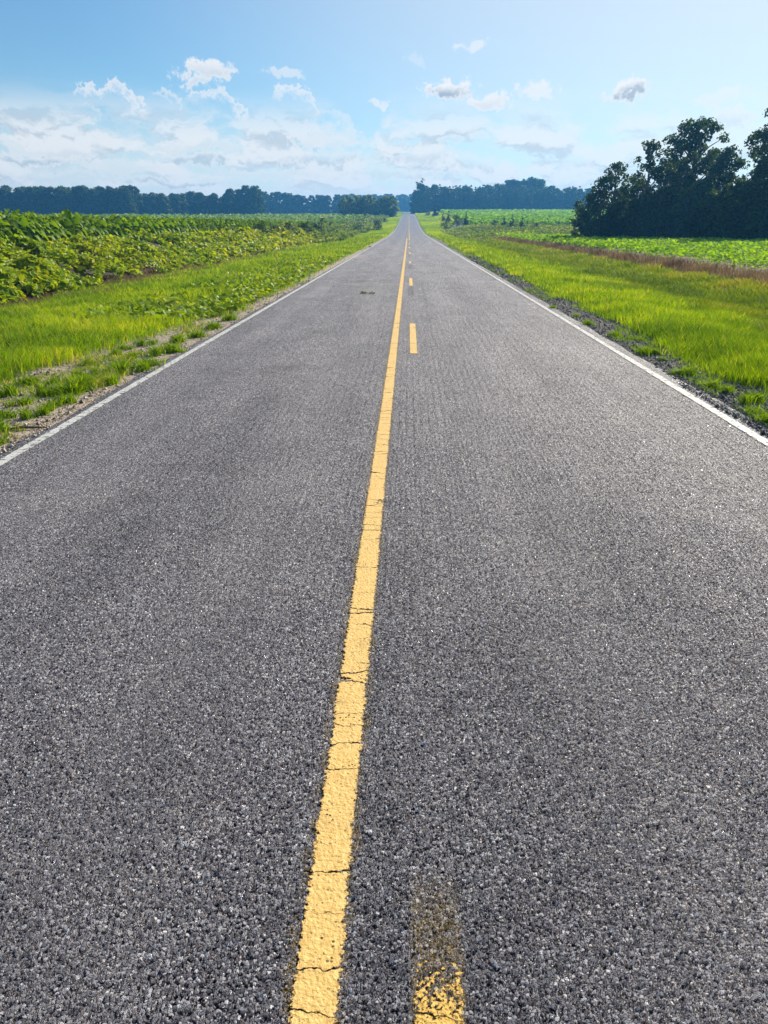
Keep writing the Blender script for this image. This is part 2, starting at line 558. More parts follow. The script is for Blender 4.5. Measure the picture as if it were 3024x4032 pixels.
# sand swept on to the left edge by the field track
sw = b.math('MULTIPLY', b.rng(b.math('ABSOLUTE', b.math('SUBTRACT', y_, 44.5)), 4.0, .5), b.rng(b.math('MULTIPLY_ADD', patch, 1.2, x_), -1.4, -2.5))
base = b.mix(b.math('MULTIPLY', sw, .7), base, (.48, .38, .29))
bs = b.n('ShaderNodeBsdfPrincipled')
b.put(bs.inputs['Base Color'], base)
base = b.mix(1.0, base, (.93, .96, 1.06), 'MULTIPLY')
b.put(bs.inputs['Base Color'], base)
glint = b.rng(cg, .970, .978)
b.put(bs.inputs['Roughness'], b.rng(glint, 0, 1, .60, .16))
b.put(bs.inputs['Specular IOR Level'], b.rng(dome, .2, .7, .08, .5))
out = b.n('ShaderNodeOutputMaterial')
b.t.links.new(bs.outputs[0], out.inputs[0])
dn = b.n('ShaderNodeDisplacement')
b.put(dn.inputs['Height'], hgt)
dn.inputs['Midlevel'].default_value = 0
dn.inputs['Scale'].default_value = 1
b.t.links.new(dn.outputs[0], out.inputs['Displacement'])
rme = mesh_np('road', np.stack([RXg, RYg, RZg], -1).reshape(-1, 3), rf, smooth=True)
road = link('road', rme, am)
road['kind'] = 'structure'
sd = road.modifiers.new('subdivision', 'SUBSURF')
sd.subdivision_type = 'SIMPLE'
sd.levels = 0
sd.render_levels = 2
road.cycles.use_adaptive_subdivision = True
road.cycles.dicing_rate = 1.0


# painted lines: thick cracked paint, ragged at the edges
def paint_mat(name, col_a, col_b, width, wear, pits, fade=None):
    m, b = new_mat(name)
    uv = b.n('ShaderNodeUVMap', uv_map='UVMap').outputs[0]     # u across in metres from the centre, v along in metres
    u_, v_, _ = b.sep(uv)
    e1 = b.noise(uv, 62, 5, .75).outputs[0]
    e2 = b.noise(uv, 9, 2, .5).outputs[0]
    half = b.math('ABSOLUTE', b.math('MULTIPLY_ADD', b.math('SUBTRACT', e2, .5), .018, u_))
    rag = b.math('MULTIPLY_ADD', b.math('SUBTRACT', e1, .5), .062, half)
    inside = b.rng(rag, width / 2 + .002, width / 2 - .002)
    sv = b.vmath('MULTIPLY', uv, (1.3, 7.5, 1))
    cv = b.n('ShaderNodeTexVoronoi', voronoi_dimensions='2D', feature='DISTANCE_TO_EDGE')
    b.put(cv.inputs['Vector'], b.vmath('ADD', sv, b.vmath('MULTIPLY', b.vmath('SUBTRACT', b.noise(uv, 26, 3, .6).outputs['Color'], (.5, .5, .5)), (.25, .30, 0))))
    cv.inputs['Scale'].default_value = 1.0
    gate = b.noise(uv, 3.1, 2, .5).outputs[0]
    cw = b.rng(gate, .36, .68, -.006, .023)
    crack = b.rng(b.math('SUBTRACT', cv.outputs['Distance'], cw), .012, -.004)
    pv_ = b.n('ShaderNodeTexVoronoi', voronoi_dimensions='2D', feature='F1')
    b.put(pv_.inputs['Vector'], uv)
    pv_.inputs['Scale'].default_value = 105
    pr, pg, pb = b.sep(pv_.outputs['Color'])
    pit_gate = b.rng(b.noise(uv, 7, 3, .6).outputs[0], .35, .7)
    pit = b.math('MULTIPLY', b.rng(pr, 1.0 - pits, 1.02 - pits), b.rng(pv_.outputs['Distance'], .42, .30))
    worn = b.rng(b.noise(uv, 17, 5, .7).outputs[0], 1 - wear - .02, 1 - wear + .04) if wear > 0 else 0.0
    if fade:                                   # paint thinning out to flecks between the stones towards its end
        thr = b.rng(v_, fade[0], fade[1], .66, .33, smooth=False)
        fl = b.math('MULTIPLY_ADD', b.noise(uv, 34, 2, .5).outputs[0], .35, b.math('MULTIPLY', b.noise(uv, 120, 3, .6).outputs[0], .65))
        worn = b.math('MAXIMUM', worn, b.rng(b.math('SUBTRACT', fl, thr), -.015, .015))
    hole = b.math('MAXIMUM', b.math('MAXIMUM', crack, b.math('MULTIPLY', pit, pit_gate)), worn)
    a = b.math('MULTIPLY', inside, b.math('SUBTRACT', 1.0, hole))
    dirt = b.noise(uv, 40, 4, .65).outputs[0]
    c = b.mix(b.rng(dirt, .3, .7), col_a, col_b)
    c = b.mix(b.math('MULTIPLY', b.rng(e2, .55, .75), .25), c, tuple(v * .55 for v in col_a))
    bs = b.n('ShaderNodeBsdfPrincipled')
    b.put(bs.inputs['Base Color'], c)
    bs.inputs['Roughness'].default_value = .6
    lump = b.n('ShaderNodeTexVoronoi', voronoi_dimensions='2D', feature='SMOOTH_F1')
    b.put(lump.inputs['Vector'], uv)
    lump.inputs['Scale'].default_value = 80
    hb = b.math('MULTIPLY_ADD', lump.outputs['Distance'], -.45, b.math('MULTIPLY', b.noise(uv, 95, 4, .6).outputs[0], 1.5))
    hb = b.math('MULTIPLY_ADD', pit, -.8, hb)
    bmp = b.n('ShaderNodeBump')
    bmp.inputs['Strength'].default_value = .6
    bmp.inputs['Distance'].default_value = .0045
    b.put(bmp.inputs['Height'], hb)
    b.t.links.new(bmp.outputs[0], bs.inputs['Normal'])
    tr = b.n('ShaderNodeBsdfTransparent')
    mx = b.n('ShaderNodeMixShader')
    b.put(mx.inputs[0], a)
    b.t.links.new(tr.outputs[0], mx.inputs[1])
    b.t.links.new(bs.outputs[0], mx.inputs[2])
    b.t.links.new(mx.outputs[0], b.n('ShaderNodeOutputMaterial').inputs[0])
    return m


def line_mesh(xc, y0, y1, half=.075, lift=.0045):
    ys = np.unique(np.concatenate([np.arange(y0, min(y1, 30), .5), np.arange(30, y1, 2.0) if y1 > 30 else [y1], [y1]]))
    ys = ys[(ys >= y0) & (ys <= y1)]
    xs = np.array([-half, 0, half])
    X, Y = np.meshgrid(xs + xc, ys)
    Z = road_top(X, Y) + lift
    i2 = np.arange(len(xs) * len(ys)).reshape(len(ys), len(xs))
    f = np.stack([i2[:-1, :-1], i2[:-1, 1:], i2[1:, 1:], i2[1:, :-1]], -1).reshape(-1, 4)
    me = mesh_np('paint_line', np.stack([X, Y, Z], -1).reshape(-1, 3), f, smooth=True)
    uvl = me.uv_layers.new(name='UVMap')
    uvs = np.stack([(X - xc).ravel(), Y.ravel()], -1)[f.ravel()]
    uvl.data.foreach_set('uv', uvs.astype(np.float32).ravel())
    return me


YEL = paint_mat('yellow_paint', (.66, .40, .10), (.79, .53, .17), .099, 0.0, .12)
YELD = paint_mat('worn_yellow_paint', (.60, .34, .035), (.74, .46, .09), .104, .34, .30, (1.06, 1.38))
WHI = paint_mat('white_paint', (.46, .455, .43), (.66, .65, .615), .084, .43, .14)
for xc, nm in ((XL, 'edge_line'), (XR, 'edge_line')):
    link(nm, line_mesh(xc, -6, 552), WHI, road)
link('solid_line', line_mesh(YC, -6, 104), YEL, road)
link('solid_line', line_mesh(YD + .02, 91, 545), YEL, road)
for k in range(-1, 7):
    s = 10.3 + 12.19 * k
    link('dash', line_mesh(YD, s, s + 3.35 if k >= 0 else s + 3.52), YELD if k < 0 else YEL, road)


# ------------------------------------------------------------------ leaf and blade materials
def leaf_mat(name, stops, trans=.45, rough=.55, spec=.2, tr_tint=(1.25, 1.15, .35)):
    m, b = new_mat(name)
    t = b.n('ShaderNodeAttribute', attribute_name='tint').outputs['Fac']
    c = b.ramp(t, stops)
    bs = b.n('ShaderNodeBsdfPrincipled')
    b.put(bs.inputs['Base Color'], c)
    bs.inputs['Roughness'].default_value = rough
    bs.inputs['Specular IOR Level'].default_value = spec
    tl = b.n('ShaderNodeBsdfTranslucent')
    b.put(tl.inputs[0], b.mix(1.0, c, tr_tint, 'MULTIPLY'))
    mx = b.n('ShaderNodeMixShader')
    mx.inputs[0].default_value = trans
    b.t.links.new(bs.outputs[0], mx.inputs[1])
    b.t.links.new(tl.outputs[0], mx.inputs[2])
    b.t.links.new(mx.outputs[0], b.n('ShaderNodeOutputMaterial').inputs[0])
    return m


M_GRASS = leaf_mat('grass_blades', [(0, (.085, .18, .006)), (.5, (.21, .36, .009)), (.85, (.36, .48, .015)), (1, (.55, .47, .16))], .56, .6, .2, (1.3, 1.15, .25))
M_DRY = leaf_mat('dry_grass', [(0, (.10, .072, .042)), (.5, (.22, .16, .088)), (1, (.40, .32, .18))], .35, .7, .1, (1.05, .9, .75))
M_WEED = leaf_mat('ditch_weeds', [(0, (.08, .14, .010)), (.5, (.19, .28, .015)), (.85, (.27, .33, .025)), (1, (.33, .30, .07))], .45, .6, .15)
M_VINE = leaf_mat('vine_leaves', [(0, (.09, .18, .008)), (.5, (.24, .38, .012)), (.9, (.40, .47, .02)), (1, (.52, .46, .09))], .48, .5, .22, (1.3, 1.1, .2))
M_TOB = leaf_mat('tobacco_leaves', [(0, (.06, .13, .012)), (.5, (.13, .25, .018)), (.85, (.24, .36, .022)), (1, (.58, .46, .06))], .42, .5, .15)
M_SOY = leaf_mat('soybean_leaves', [(0, (.10, .24, .008)), (.5, (.22, .44, .012)), (1, (.36, .54, .03))], .48, .65, .08, (1.25, 1.15, .25))
M_STEM, b = new_mat('plant_stems')
bs = b.n('ShaderNodeBsdfPrincipled')
b.put(bs.inputs['Base Color'], b.ramp(b.noise(None, 30).outputs[0], [(.3, (.10, .13, .04)), (.7, (.22, .24, .09))]))
b.t.links.new(bs.outputs[0], b.n('ShaderNodeOutputMaterial').inputs[0])
M_BARK, b = new_mat('tree_bark')
bs = b.n('ShaderNodeBsdfPrincipled')
b.put(bs.inputs['Base Color'], b.ramp(b.noise(None, 9, 5).outputs[0], [(.3, (.06, .048, .038)), (.7, (.17, .14, .11))]))
bs.inputs['Roughness'].default_value = .9
b.t.links.new(bs.outputs[0], b.n('ShaderNodeOutputMaterial').inputs[0])
M_TREE = leaf_mat('broadleaf_foliage', [(0, (.022, .055, .018)), (.5, (.045, .09, .024)), (1, (.10, .15, .032))], .40, .55, .2)
M_TREE2 = leaf_mat('pale_foliage', [(0, (.04, .075, .018)), (.5, (.08, .13, .026)), (1, (.15, .18, .04))], .36, .45, .4)
M_BRUSH = leaf_mat('grey_brush', [(0, (.07, .12, .04)), (.5, (.17, .25, .07)), (1, (.34, .38, .13))], .5, .6, .15)
M_CLUMP = leaf_mat('sunlit_foliage', [(0, (.06, .11, .02)), (.5, (.17, .24, .035)), (1, (.32, .36, .06))], .55, .6, .15)  # brighter leaf colours paint sunlight into the roadside clump
M_PINE = leaf_mat('pine_foliage', [(0, (.018, .045, .018)), (.5, (.035, .07, .024)), (1, (.06, .095, .03))], .25, .5, .3)


# ------------------------------------------------------------------ blade / leaf builders
def blades(pts, h, wd, lean, seed, up=None):
    g = rs(seed)
    n = len(pts)
    th = g.uniform(0, 2 * np.pi, n)
    ph = g.uniform(0, 2 * np.pi, n)
    side = np.stack([np.cos(th), np.sin(th), np.zeros(n)], 1) * (wd / 2)[:, None]
    ld = np.stack([np.cos(ph), np.sin(ph), np.zeros(n)], 1) * (lean * h)[:, None]
    upv = np.zeros((n, 3)); upv[:, 2] = h
    mid = pts + upv * .58 + ld * .28
    tip = pts + upv * .93 + ld
    v = np.stack([pts - side, pts + side, mid - side * .8, mid + side * .8, tip], 1).reshape(-1, 3)
    o = (np.arange(n) * 5)[:, None]
    f = np.concatenate([o + [0, 1, 3], o + [0, 3, 2], o + [2, 3, 4]], 0)
    return v, f


def leaves(c, nrm, size, aspect, seed, droop=0.0, axis=None, fold=.18):
    """rounded six-point leaves: centre points, face normals, sizes"""
    g = rs(seed)
    n = len(c)
    nrm = norm(nrm)
    a = g.normal(size=(n, 3)) if axis is None else axis
    a = norm(a - nrm * np.sum(a * nrm, 1, keepdims=True))
    s = np.cross(nrm, a)
    L = (size / 2)[:, None]
    W = (size * aspect / 2)[:, None]
    dz = np.zeros((n, 3)); dz[:, 2] = -droop
    up = nrm * L * fold
    b0 = c - a * L
    tip = c + a * L + dz * L
    l1 = c - a * L * .45 + s * W * .85 + up
    l2 = c + a * L * .35 + s * W * .8 + up + dz * L * .3
    r1 = c - a * L * .45 - s * W * .85 + up
    r2 = c + a * L * .35 - s * W * .8 + up + dz * L * .3
    v = np.stack([b0, l1, l2, tip, r2, r1], 1).reshape(-1, 3)
    o = (np.arange(n) * 6)[:, None]
    f = np.concatenate([o + [0, 3, 2, 1], o + [0, 5, 4, 3]], 0)
    return v, f


def tube(path, radii, k=6):
    path = np.asarray(path, float); radii = np.asarray(radii, float)
    d = np.gradient(path, axis=0)
    d = norm(d)
    ref = np.tile(np.array([[.31, .95, .05]]), (len(path), 1))
    u = norm(np.cross(d, ref)); v = np.cross(d, u)
    ang = np.linspace(0, 2 * np.pi, k, endpoint=False)
    ring = (u[:, None, :] * np.cos(ang)[None, :, None] + v[:, None, :] * np.sin(ang)[None, :, None]) * radii[:, None, None] + path[:, None, :]
    i2 = np.arange(len(path) * k).reshape(len(path), k)
    j2 = np.roll(i2, -1, axis=1)
    f = np.stack([i2[:-1], j2[:-1], j2[1:], i2[1:]], -1).reshape(-1, 4)
    vs = ring.reshape(-1, 3)
    return vs, f


def merge(parts):
    vs, fs, o = [], [], 0
    for v, f in parts:
        vs.append(v); fs.append(f + o); o += len(v)
    return np.concatenate(vs), np.concatenate(fs)


def scatter(n, x0, x1, y0, y1, seed, power=2.0):
    """points thinning out with distance (density falls as 1/y^power)"""
    g = rs(seed)
    u = g.uniform(0, 1, n)
    k = 1 - power
    y = (y0 ** k + u * (y1 ** k - y0 ** k)) ** (1 / k) if abs(k) > 1e-6 else y0 * (y1 / y0) ** u
    x = g.uniform(x0, x1, n)
    return x, y


# ------------------------------------------------------------------ grass verges (stuff)
def left_edge(y):
    """inner edge of the close grass on the left verge"""
    e = -3.35 - 1.25 * sstep(18, 11, y)
    return e - (fbm(y * .35, y * 0, 31) - .5) * 1.9 * sstep(30, 12, y) - (fbm(y * 1.3, y * 0 + 3, 32) - .5) * .5


def right_edge(y):
    return 3.62 + (fbm(y * .5, y * 0, 41) - .5) * .55 + (fbm(y * 2.2, y * 0, 42) - .5) * .35 + .18 * sstep(18, 40, y) * sstep(75, 40, y)


def grass(name, x, y, hh, wd, lean, seed, mat, tint):
    z = ground_z(x, y)
    v, f = blades(np.stack([x, y, z - .01], 1), hh, wd, lean, seed)
    o = link(name, mesh_np(name, v, f, np.repeat(tint, 5)), mat)
    o['kind'] = 'stuff'
    return o


N = 190000
x, y = scatter(N, -11.5, -3.1, 5.0, 130, 1, 2.0)
keep = (x < left_edge(y) + rs(2).normal(0, .10, N)) & (x > -10.6 + (fbm(y * .3, x * .3, 8) - .5) * 2.5)
vinezone = sstep(13, 16, y) * sstep(40, 34, y) * sstep(-6.6, -5.6, x)      # low vines creep over the verge here
keep &= rs(3).uniform(0, 1, N) > vinezone * .45
x, y = x[keep], y[keep]
g = rs(4)
clump = fbm(x * 1.6, y * 1.6, 12)
hh = (.10 + .20 * clump + .05 * g.uniform(0, 1, len(x))) * (1 - .55 * sstep(-5.0, -3.4, x)) * (1 + y / 260)
tint = np.clip(.36 + (fbm(x * 1.1, y * 1.1, 14) - .5) * 1.5 + g.normal(0, .2, len(x)), 0, 1)
tint = np.where(g.uniform(0, 1, len(x)) < .03, 1.0, np.minimum(tint, .9))
wd = np.maximum(.007, y * .00075) * g.uniform(.7, 1.3, len(x))
grass('grass_verge', x, y, hh, wd, .25 + .35 * g.uniform(0, 1, len(x)), 5, M_GRASS, tint)['label'] = 'bright green grass on the left verge'

N = 210000
x, y = scatter(N, 3.2, 10.6, 5.5, 135, 21, 2.0)
keep = (x > right_edge(y) + rs(22).normal(0, .06, N)) & (x < 7.0 + (fbm(y * .25, x * .3, 28) - .5) * 2.2 + 1.2 * sstep(40, 90, y))
x, y = x[keep], y[keep]
g = rs(24)
clump = fbm(x * 1.4, y * 1.4, 33)
hh = (.13 + .20 * clump + .06 * g.uniform(0, 1, len(x))) * sstep(3.2, 4.6, x) ** .5 * (1 + y / 260)
tint = np.clip(.40 + (fbm(x * 1.0, y * 1.0, 34) - .5) * 1.4 + g.normal(0, .2, len(x)), 0, 1)
tint = np.where(g.uniform(0, 1, len(x)) < .025, 1.0, np.minimum(tint, .9))
wd = np.maximum(.007, y * .00075) * g.uniform(.7, 1.3, len(x))
grass('grass_verge', x, y, hh, wd, .22 + .35 * g.uniform(0, 1, len(x)), 25, M_GRASS, tint)['label'] = 'bright green grass on the right verge'

# far verges up the rise to the crest
N = 60000
g = rs(51)
side = g.choice([-1, 1], N)
x, y = scatter(N, 3.4, 16, 118, 540, 52, 1.6)
x = np.where(side < 0, -x, x)
lim = np.where(side < 0, 9.5, 7 + sstep(150, 260, y) * 8)
keep = np.abs(x) < lim
x, y, = x[keep], y[keep]
tint = np.clip(.6 + (fbm(x * .2, y * .08, 54) - .5) * 1.0 + rs(55).normal(0, .1, len(x)), 0, .9)
grass('grass_verge', x, y, np.full(len(x), .30) + y * .0006, y * .0011, np.full(len(x), .3), 56, M_GRASS, tint)['label'] = 'yellow green grass beside the road up to the crest'

# coarse weeds in the right ditch and the dry brown strip before the beans
N = 60000
x, y = scatter(N, 5.4, 10.4, 12, 125, 61, 2.0)
keep = (x > 6.2 + (fbm(y * .25, x * .3, 28) - .5) * 2.2 + .5 * sstep(40, 90, y))
x, y = x[keep], y[keep]
g = rs(62)
cl = fbm(x * 1.1, y * 1.1, 63)
tint = np.clip(.35 + (fbm(x * .6, y * .6, 64) - .5) * 1.3 + g.normal(0, .16, len(x)) + .25 * sstep(8.2, 9.7, x), 0, 1)
grass('ditch_weeds', x, y, (.12 + .30 * cl) * (1 + y / 200), np.maximum(.012, y * .001) * g.uniform(.7, 1.5, len(x)), .3 + .4 * g.uniform(0, 1, len(x)), 65, M_WEED, tint)['label'] = 'coarse weeds in the right ditch'
N = 34000
x, y = scatter(N, 8.6, 12.2, 12, 118, 71, 2.0)
keep = (x > 10.3 + (fbm(y * .5, x * .5, 72) - .5) * 1.1) & (x < 11.8 + (fbm(y * .8, x * .8, 73) - .5) * .6)
x, y = x[keep], y[keep]
g = rs(74)
tint = np.clip(.45 + (fbm(x * .8, y * .8, 75) - .5) * 1.2 + g.normal(0, .18, len(x)), 0, 1)
hh = (.12 + .24 * sstep(10.0, 11.4, x) + .10 * fbm(x * 2, y * 2, 76)) * (1 + y / 300)
grass('dry_grass', x, y, hh, np.maximum(.008, y * .0007), .15 + .3 * g.uniform(0, 1, len(x)), 77, M_DRY, tint)['label'] = 'dry brown grass strip before the bean field'
# brown trash in the left ditch under the vines
N = 16000
x, y = scatter(N, -11.8, -9.0, 14, 80, 81, 2.0)
g = rs(82)
tint = np.clip(.4 + g.normal(0, .2, N), 0, 1)
grass('dry_grass', x, y, .10 + .22 * fbm(x * 1.5, y * 1.5, 83), np.maximum(.010, y * .0009), .3 + .4 * g.uniform(0, 1, N), 84, M_DRY, tint)['label'] = 'dry brown grass at the foot of the vine bank'

# ------------------------------------------------------------------ single grass tufts on the shoulders
g0 = rs(90)
tuft_meshes = []
for k in range(7):
    g = rs(91 + k)
    px, py, hh = [], [], []
    for c_ in range(int(g.integers(3, 7))):          # a tuft is a few crowns grown together
        n = int(g.integers(40, 90))
        cx_, cy_ = g.uniform(-.12, .12), g.uniform(-.07, .07)
        r = np.abs(g.normal(0, .06, n)); th = g.uniform(0, 2 * np.pi, n)
        px.append(cx_ + r * np.cos(th)); py.append(cy_ + r * np.sin(th))
        hh.append(g.uniform(.05, .17) * g.uniform(.45, 1.1, n) + .02)
    px = np.concatenate(px); py = np.concatenate(py); hh = np.concatenate(hh); n = len(px)
    v, f = blades(np.stack([px, py, np.full(n, -.015)], 1), hh, g.uniform(.006, .012, n), .3 + .9 * g.uniform(0, 1, n), 95 + k)
    tuft_meshes.append(mesh_np('grass_tuft', v, f, np.repeat(np.clip(.25 + g.normal(0, .22, n), 0, 1), 5)))
    tuft_meshes[-1].materials.append(M_GRASS)
# photo pixel of the foot, size factor
TUFTS_L = [(60, 1720, 1.25), (165, 1660, .8), (30, 1660, 1.0), (280, 1610, 1.0), (215, 1620, .7), (300, 1560, 1.5), (350, 1550, 1.2), (435, 1515, 1.0),
           (545, 1470, 1.3), (610, 1440, 1.1), (500, 1452, .9), (640, 1400, 1.1), (700, 1390, 1.2), (725, 1352, 1.0), (560, 1420, .8), (420, 1470, .7),
           (200, 1560, 1.0), (100, 1600, .9), (330, 1490, .8), (800, 1335, 1.1), (860, 1300, 1.1), (470, 1400, .9), (600, 1360, .9), (240, 1520, .7), (380, 1440, .7),
           (60, 1560, 1.1), (140, 1520, 1.0), (930, 1262, 1.0), (20, 1770, .7), (520, 1378, .7)]
TUFTS_R = [(2320, 1280, .9), (2412, 1330, .7), (2490, 1345, .8), (2535, 1400, 1.15), (2570, 1402, .9), (2670, 1480, .8), (2700, 1485, .7), (2765, 1530, 1.0),
           (2945, 1600, .9), (2985, 1640, .9), (3010, 1672, 1.1), (2260, 1250, .7), (2600, 1425, .5), (2850, 1560, .6), (2180, 1215, .8)]
for lst, lab, grp in ((TUFTS_L, 'small green grass tuft growing in the pale sand beside the left white line', 'grass tufts on the sandy left shoulder'),
                      (TUFTS_R, 'small green grass tuft growing in the grey gravel beside the right white line', 'grass tufts on the gravel right shoulder')):
    for i, (px, py, s) in enumerate(lst):
        p = at_pixel(px + (-22 if px < 1500 else 8), py)
        o = link('grass_tuft', tuft_meshes[(i * 3 + 1) % 7])
        o.location = p
        o.rotation_euler = (0, 0, i * 1.3)
        k = s * .95
        o.scale = (k, k, k * float(g0.uniform(.8, 1.15)))
        thing(o, lab, 'grass tuft', grp)

# thin low growth on the bare sand of the left shoulder and along the gravel
N = 40000
x, y = scatter(N, -5.6, -3.2, 5.0, 17, 98, 1.8)
g = rs(99)
pat = fbm(x * 1.5, y * 1.1, 100) * .65 + fbm(x * 5, y * 4, 97) * .35
keep = (pat > .45 - .10 * sstep(-3.6, -4.8, x) + .15 * sstep(-4.1, -3.4, x)) & (g.uniform(0, 1, N) < .75)
x, y, pat = x[keep], y[keep], pat[keep]
tint = np.where(g.uniform(0, 1, len(x)) < .22, 1.0, np.clip(.25 + g.normal(0, .2, len(x)), 0, .9))
grass('sparse_grass', x, y, (.02 + .30 * np.maximum(0, pat - .42)) * g.uniform(.6, 1.4, len(x)), np.maximum(.006, y * .0008), .5 + .9 * g.uniform(0, 1, len(x)), 96, M_GRASS, tint)['label'] = 'thin patchy grass on the sandy left shoulder'
N = 16000
x, y = scatter(N, 3.1, 4.0, 6.0, 70, 88, 1.6)
g = rs(89)
pat = fbm(x * 2.5, y * 1.0, 87)
keep = (x < right_edge(y) + .2) & (pat > .60 - .14 * sstep(14, 26, y))
x, y = x[keep], y[keep]
grass('sparse_grass', x, y, .02 + .07 * g.uniform(0, 1, len(x)), np.maximum(.006, y * .0008), .6 + .8 * g.uniform(0, 1, len(x)), 86, M_GRASS, np.clip(.12 + g.normal(0, .15, len(x)), 0, .9))['label'] = 'thin low grass on the gravel right shoulder'

# loose stones on the shoulders (stuff)
def gravel(n, x0, x1, y0, y1, seed, stops, label, edge):
    g = rs(seed)
    x, y = scatter(n, x0, x1, y0, y1, seed + 1, 1.8)
    k = edge(x, y)
    x, y = x[k], y[k]
    n = len(x)
    r = g.uniform(.004, .013, n) * (1 + 1.2 * (g.uniform(0, 1, n) > .93)) * np.maximum(1, y / 14)
    base = np.array([[1, 0, 0], [0, 1, 0], [-1, 0, 0], [0, -1, 0], [0, 0, .75], [0, 0, -.5]], float)
    v = base[None] * r[:, None, None] * g.uniform(.65, 1.35, (n, 6, 1))
    a = g.uniform(0, 6.28, n)
    ca, sa = np.cos(a)[:, None], np.sin(a)[:, None]
    vx = v[:, :, 0] * ca - v[:, :, 1] * sa + x[:, None]
    vy = v[:, :, 0] * sa + v[:, :, 1] * ca + y[:, None]
    zz = np.where(np.abs(x + .045) < 3.05, road_top(x, y) + .001, ground_z(x, y))
    vz = v[:, :, 2] + (zz + r * .3)[:, None]
    tri = np.array([[0, 1, 4], [1, 2, 4], [2, 3, 4], [3, 0, 4], [1, 0, 5], [2, 1, 5], [3, 2, 5], [0, 3, 5]])
    f = ((np.arange(n) * 6)[:, None, None] + tri[None]).reshape(-1, 3)
    m, b = new_mat('loose_stone')
    t = b.n('ShaderNodeAttribute', attribute_name='tint').outputs['Fac']
    bs = b.n('ShaderNodeBsdfPrincipled')
    b.put(bs.inputs['Base Color'], b.ramp(t, stops))
    bs.inputs['Roughness'].default_value = .8
    b.t.links.new(bs.outputs[0], b.n('ShaderNodeOutputMaterial').inputs[0])
    o = link('gravel', mesh_np('gravel', np.stack([vx, vy, vz], -1).reshape(-1, 3), f, np.repeat(g.uniform(0, 1, n), 6)), m)
    o['kind'] = 'stuff'; o['label'] = label


gravel(26000, 2.93, 3.9, 5.5, 45, 850, [(0, (.04, .036, .034)), (.5, (.14, .125, .115)), (1, (.42, .38, .33))], 'loose grey gravel on the right shoulder',
       lambda x, y: (x < right_edge(y) + .15) & (rs(851).uniform(0, 1, len(x)) < .35 + .65 * sstep(2.98, 3.12, x)))
gravel(15000, -5.2, -3.02, 5.0, 26, 860, [(0, (.12, .09, .06)), (.5, (.36, .29, .21)), (1, (.62, .54, .43))], 'loose pebbles and sand clods on the left shoulder',
       lambda x, y: (x > left_edge(y) - .1))

# ------------------------------------------------------------------ vines over the left bank (stuff)
def vine_surface(x, y):
    m = fbm(x * .7, y * .7, 101) * .8 + fbm(x * 1.8, y * 1.8, 102) * .3
    return ground_z(x, y) + np.maximum(0, m - .38) * 1.35 * sstep(-14.7, -13.2, x) + .30 * sstep(-14.9, -14.0, x) * sstep(-10.6, -11.6, x)


N = 60000
x, y = scatter(N, -15.6, -10.6, 15, 108, 103, 1.75)
g = rs(104)
keep = (x < -10.9 + (fbm(y * .3, x * 0, 105) - .5) * 1.4) & (x > -14.7 + (fbm(y * .4, x * 0, 106) - .5) * .7)
hole = fbm(x * .95, y * .75, 107)
keep &= (hole > .43) | (g.uniform(0, 1, N) < .07)
x, y = x[keep], y[keep]
n = len(x)
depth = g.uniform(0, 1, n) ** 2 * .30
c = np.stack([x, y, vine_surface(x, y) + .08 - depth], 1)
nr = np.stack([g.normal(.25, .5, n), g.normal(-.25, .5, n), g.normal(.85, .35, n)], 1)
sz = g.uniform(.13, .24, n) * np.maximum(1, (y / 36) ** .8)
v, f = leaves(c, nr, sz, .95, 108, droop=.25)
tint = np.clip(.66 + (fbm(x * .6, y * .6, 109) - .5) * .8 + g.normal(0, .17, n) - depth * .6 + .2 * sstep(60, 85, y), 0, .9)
tint = np.where(g.uniform(0, 1, n) < .012, 1.0, tint)
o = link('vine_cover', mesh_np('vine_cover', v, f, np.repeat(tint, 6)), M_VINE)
o['kind'] = 'stuff'; o['label'] = 'broad leaved vines covering the left bank'

# the vine runners creeping over the verge towards the road
N = 6500
x, y = scatter(N, -6.8, -3.3, 13.5, 42, 111, 1.9)
g = rs(112)
keep = (fbm(x * .9, y * .9, 113) > .40) & (x < left_edge(y) + .1) & (g.uniform(0, 1, N) < sstep(-7, -5.6, x) * sstep(13, 16, y))
x, y = x[keep], y[keep]
n = len(x)
c = np.stack([x, y, ground_z(x, y) + g.uniform(.04, .20, n)], 1)
nr = np.stack([g.normal(.1, .45, n), g.normal(-.2, .45, n), g.normal(.9, .3, n)], 1)
v, f = leaves(c, nr, g.uniform(.08, .15, n) * np.maximum(1, (y / 34) ** .7), .95, 114, droop=.2)
o = link('vine_cover', mesh_np('vine_cover', v, f, np.repeat(np.clip(.45 + g.normal(0, .18, n), 0, .88), 6)), M_VINE)
o['kind'] = 'stuff'; o['label'] = 'vine runners creeping over the verge to the road edge'

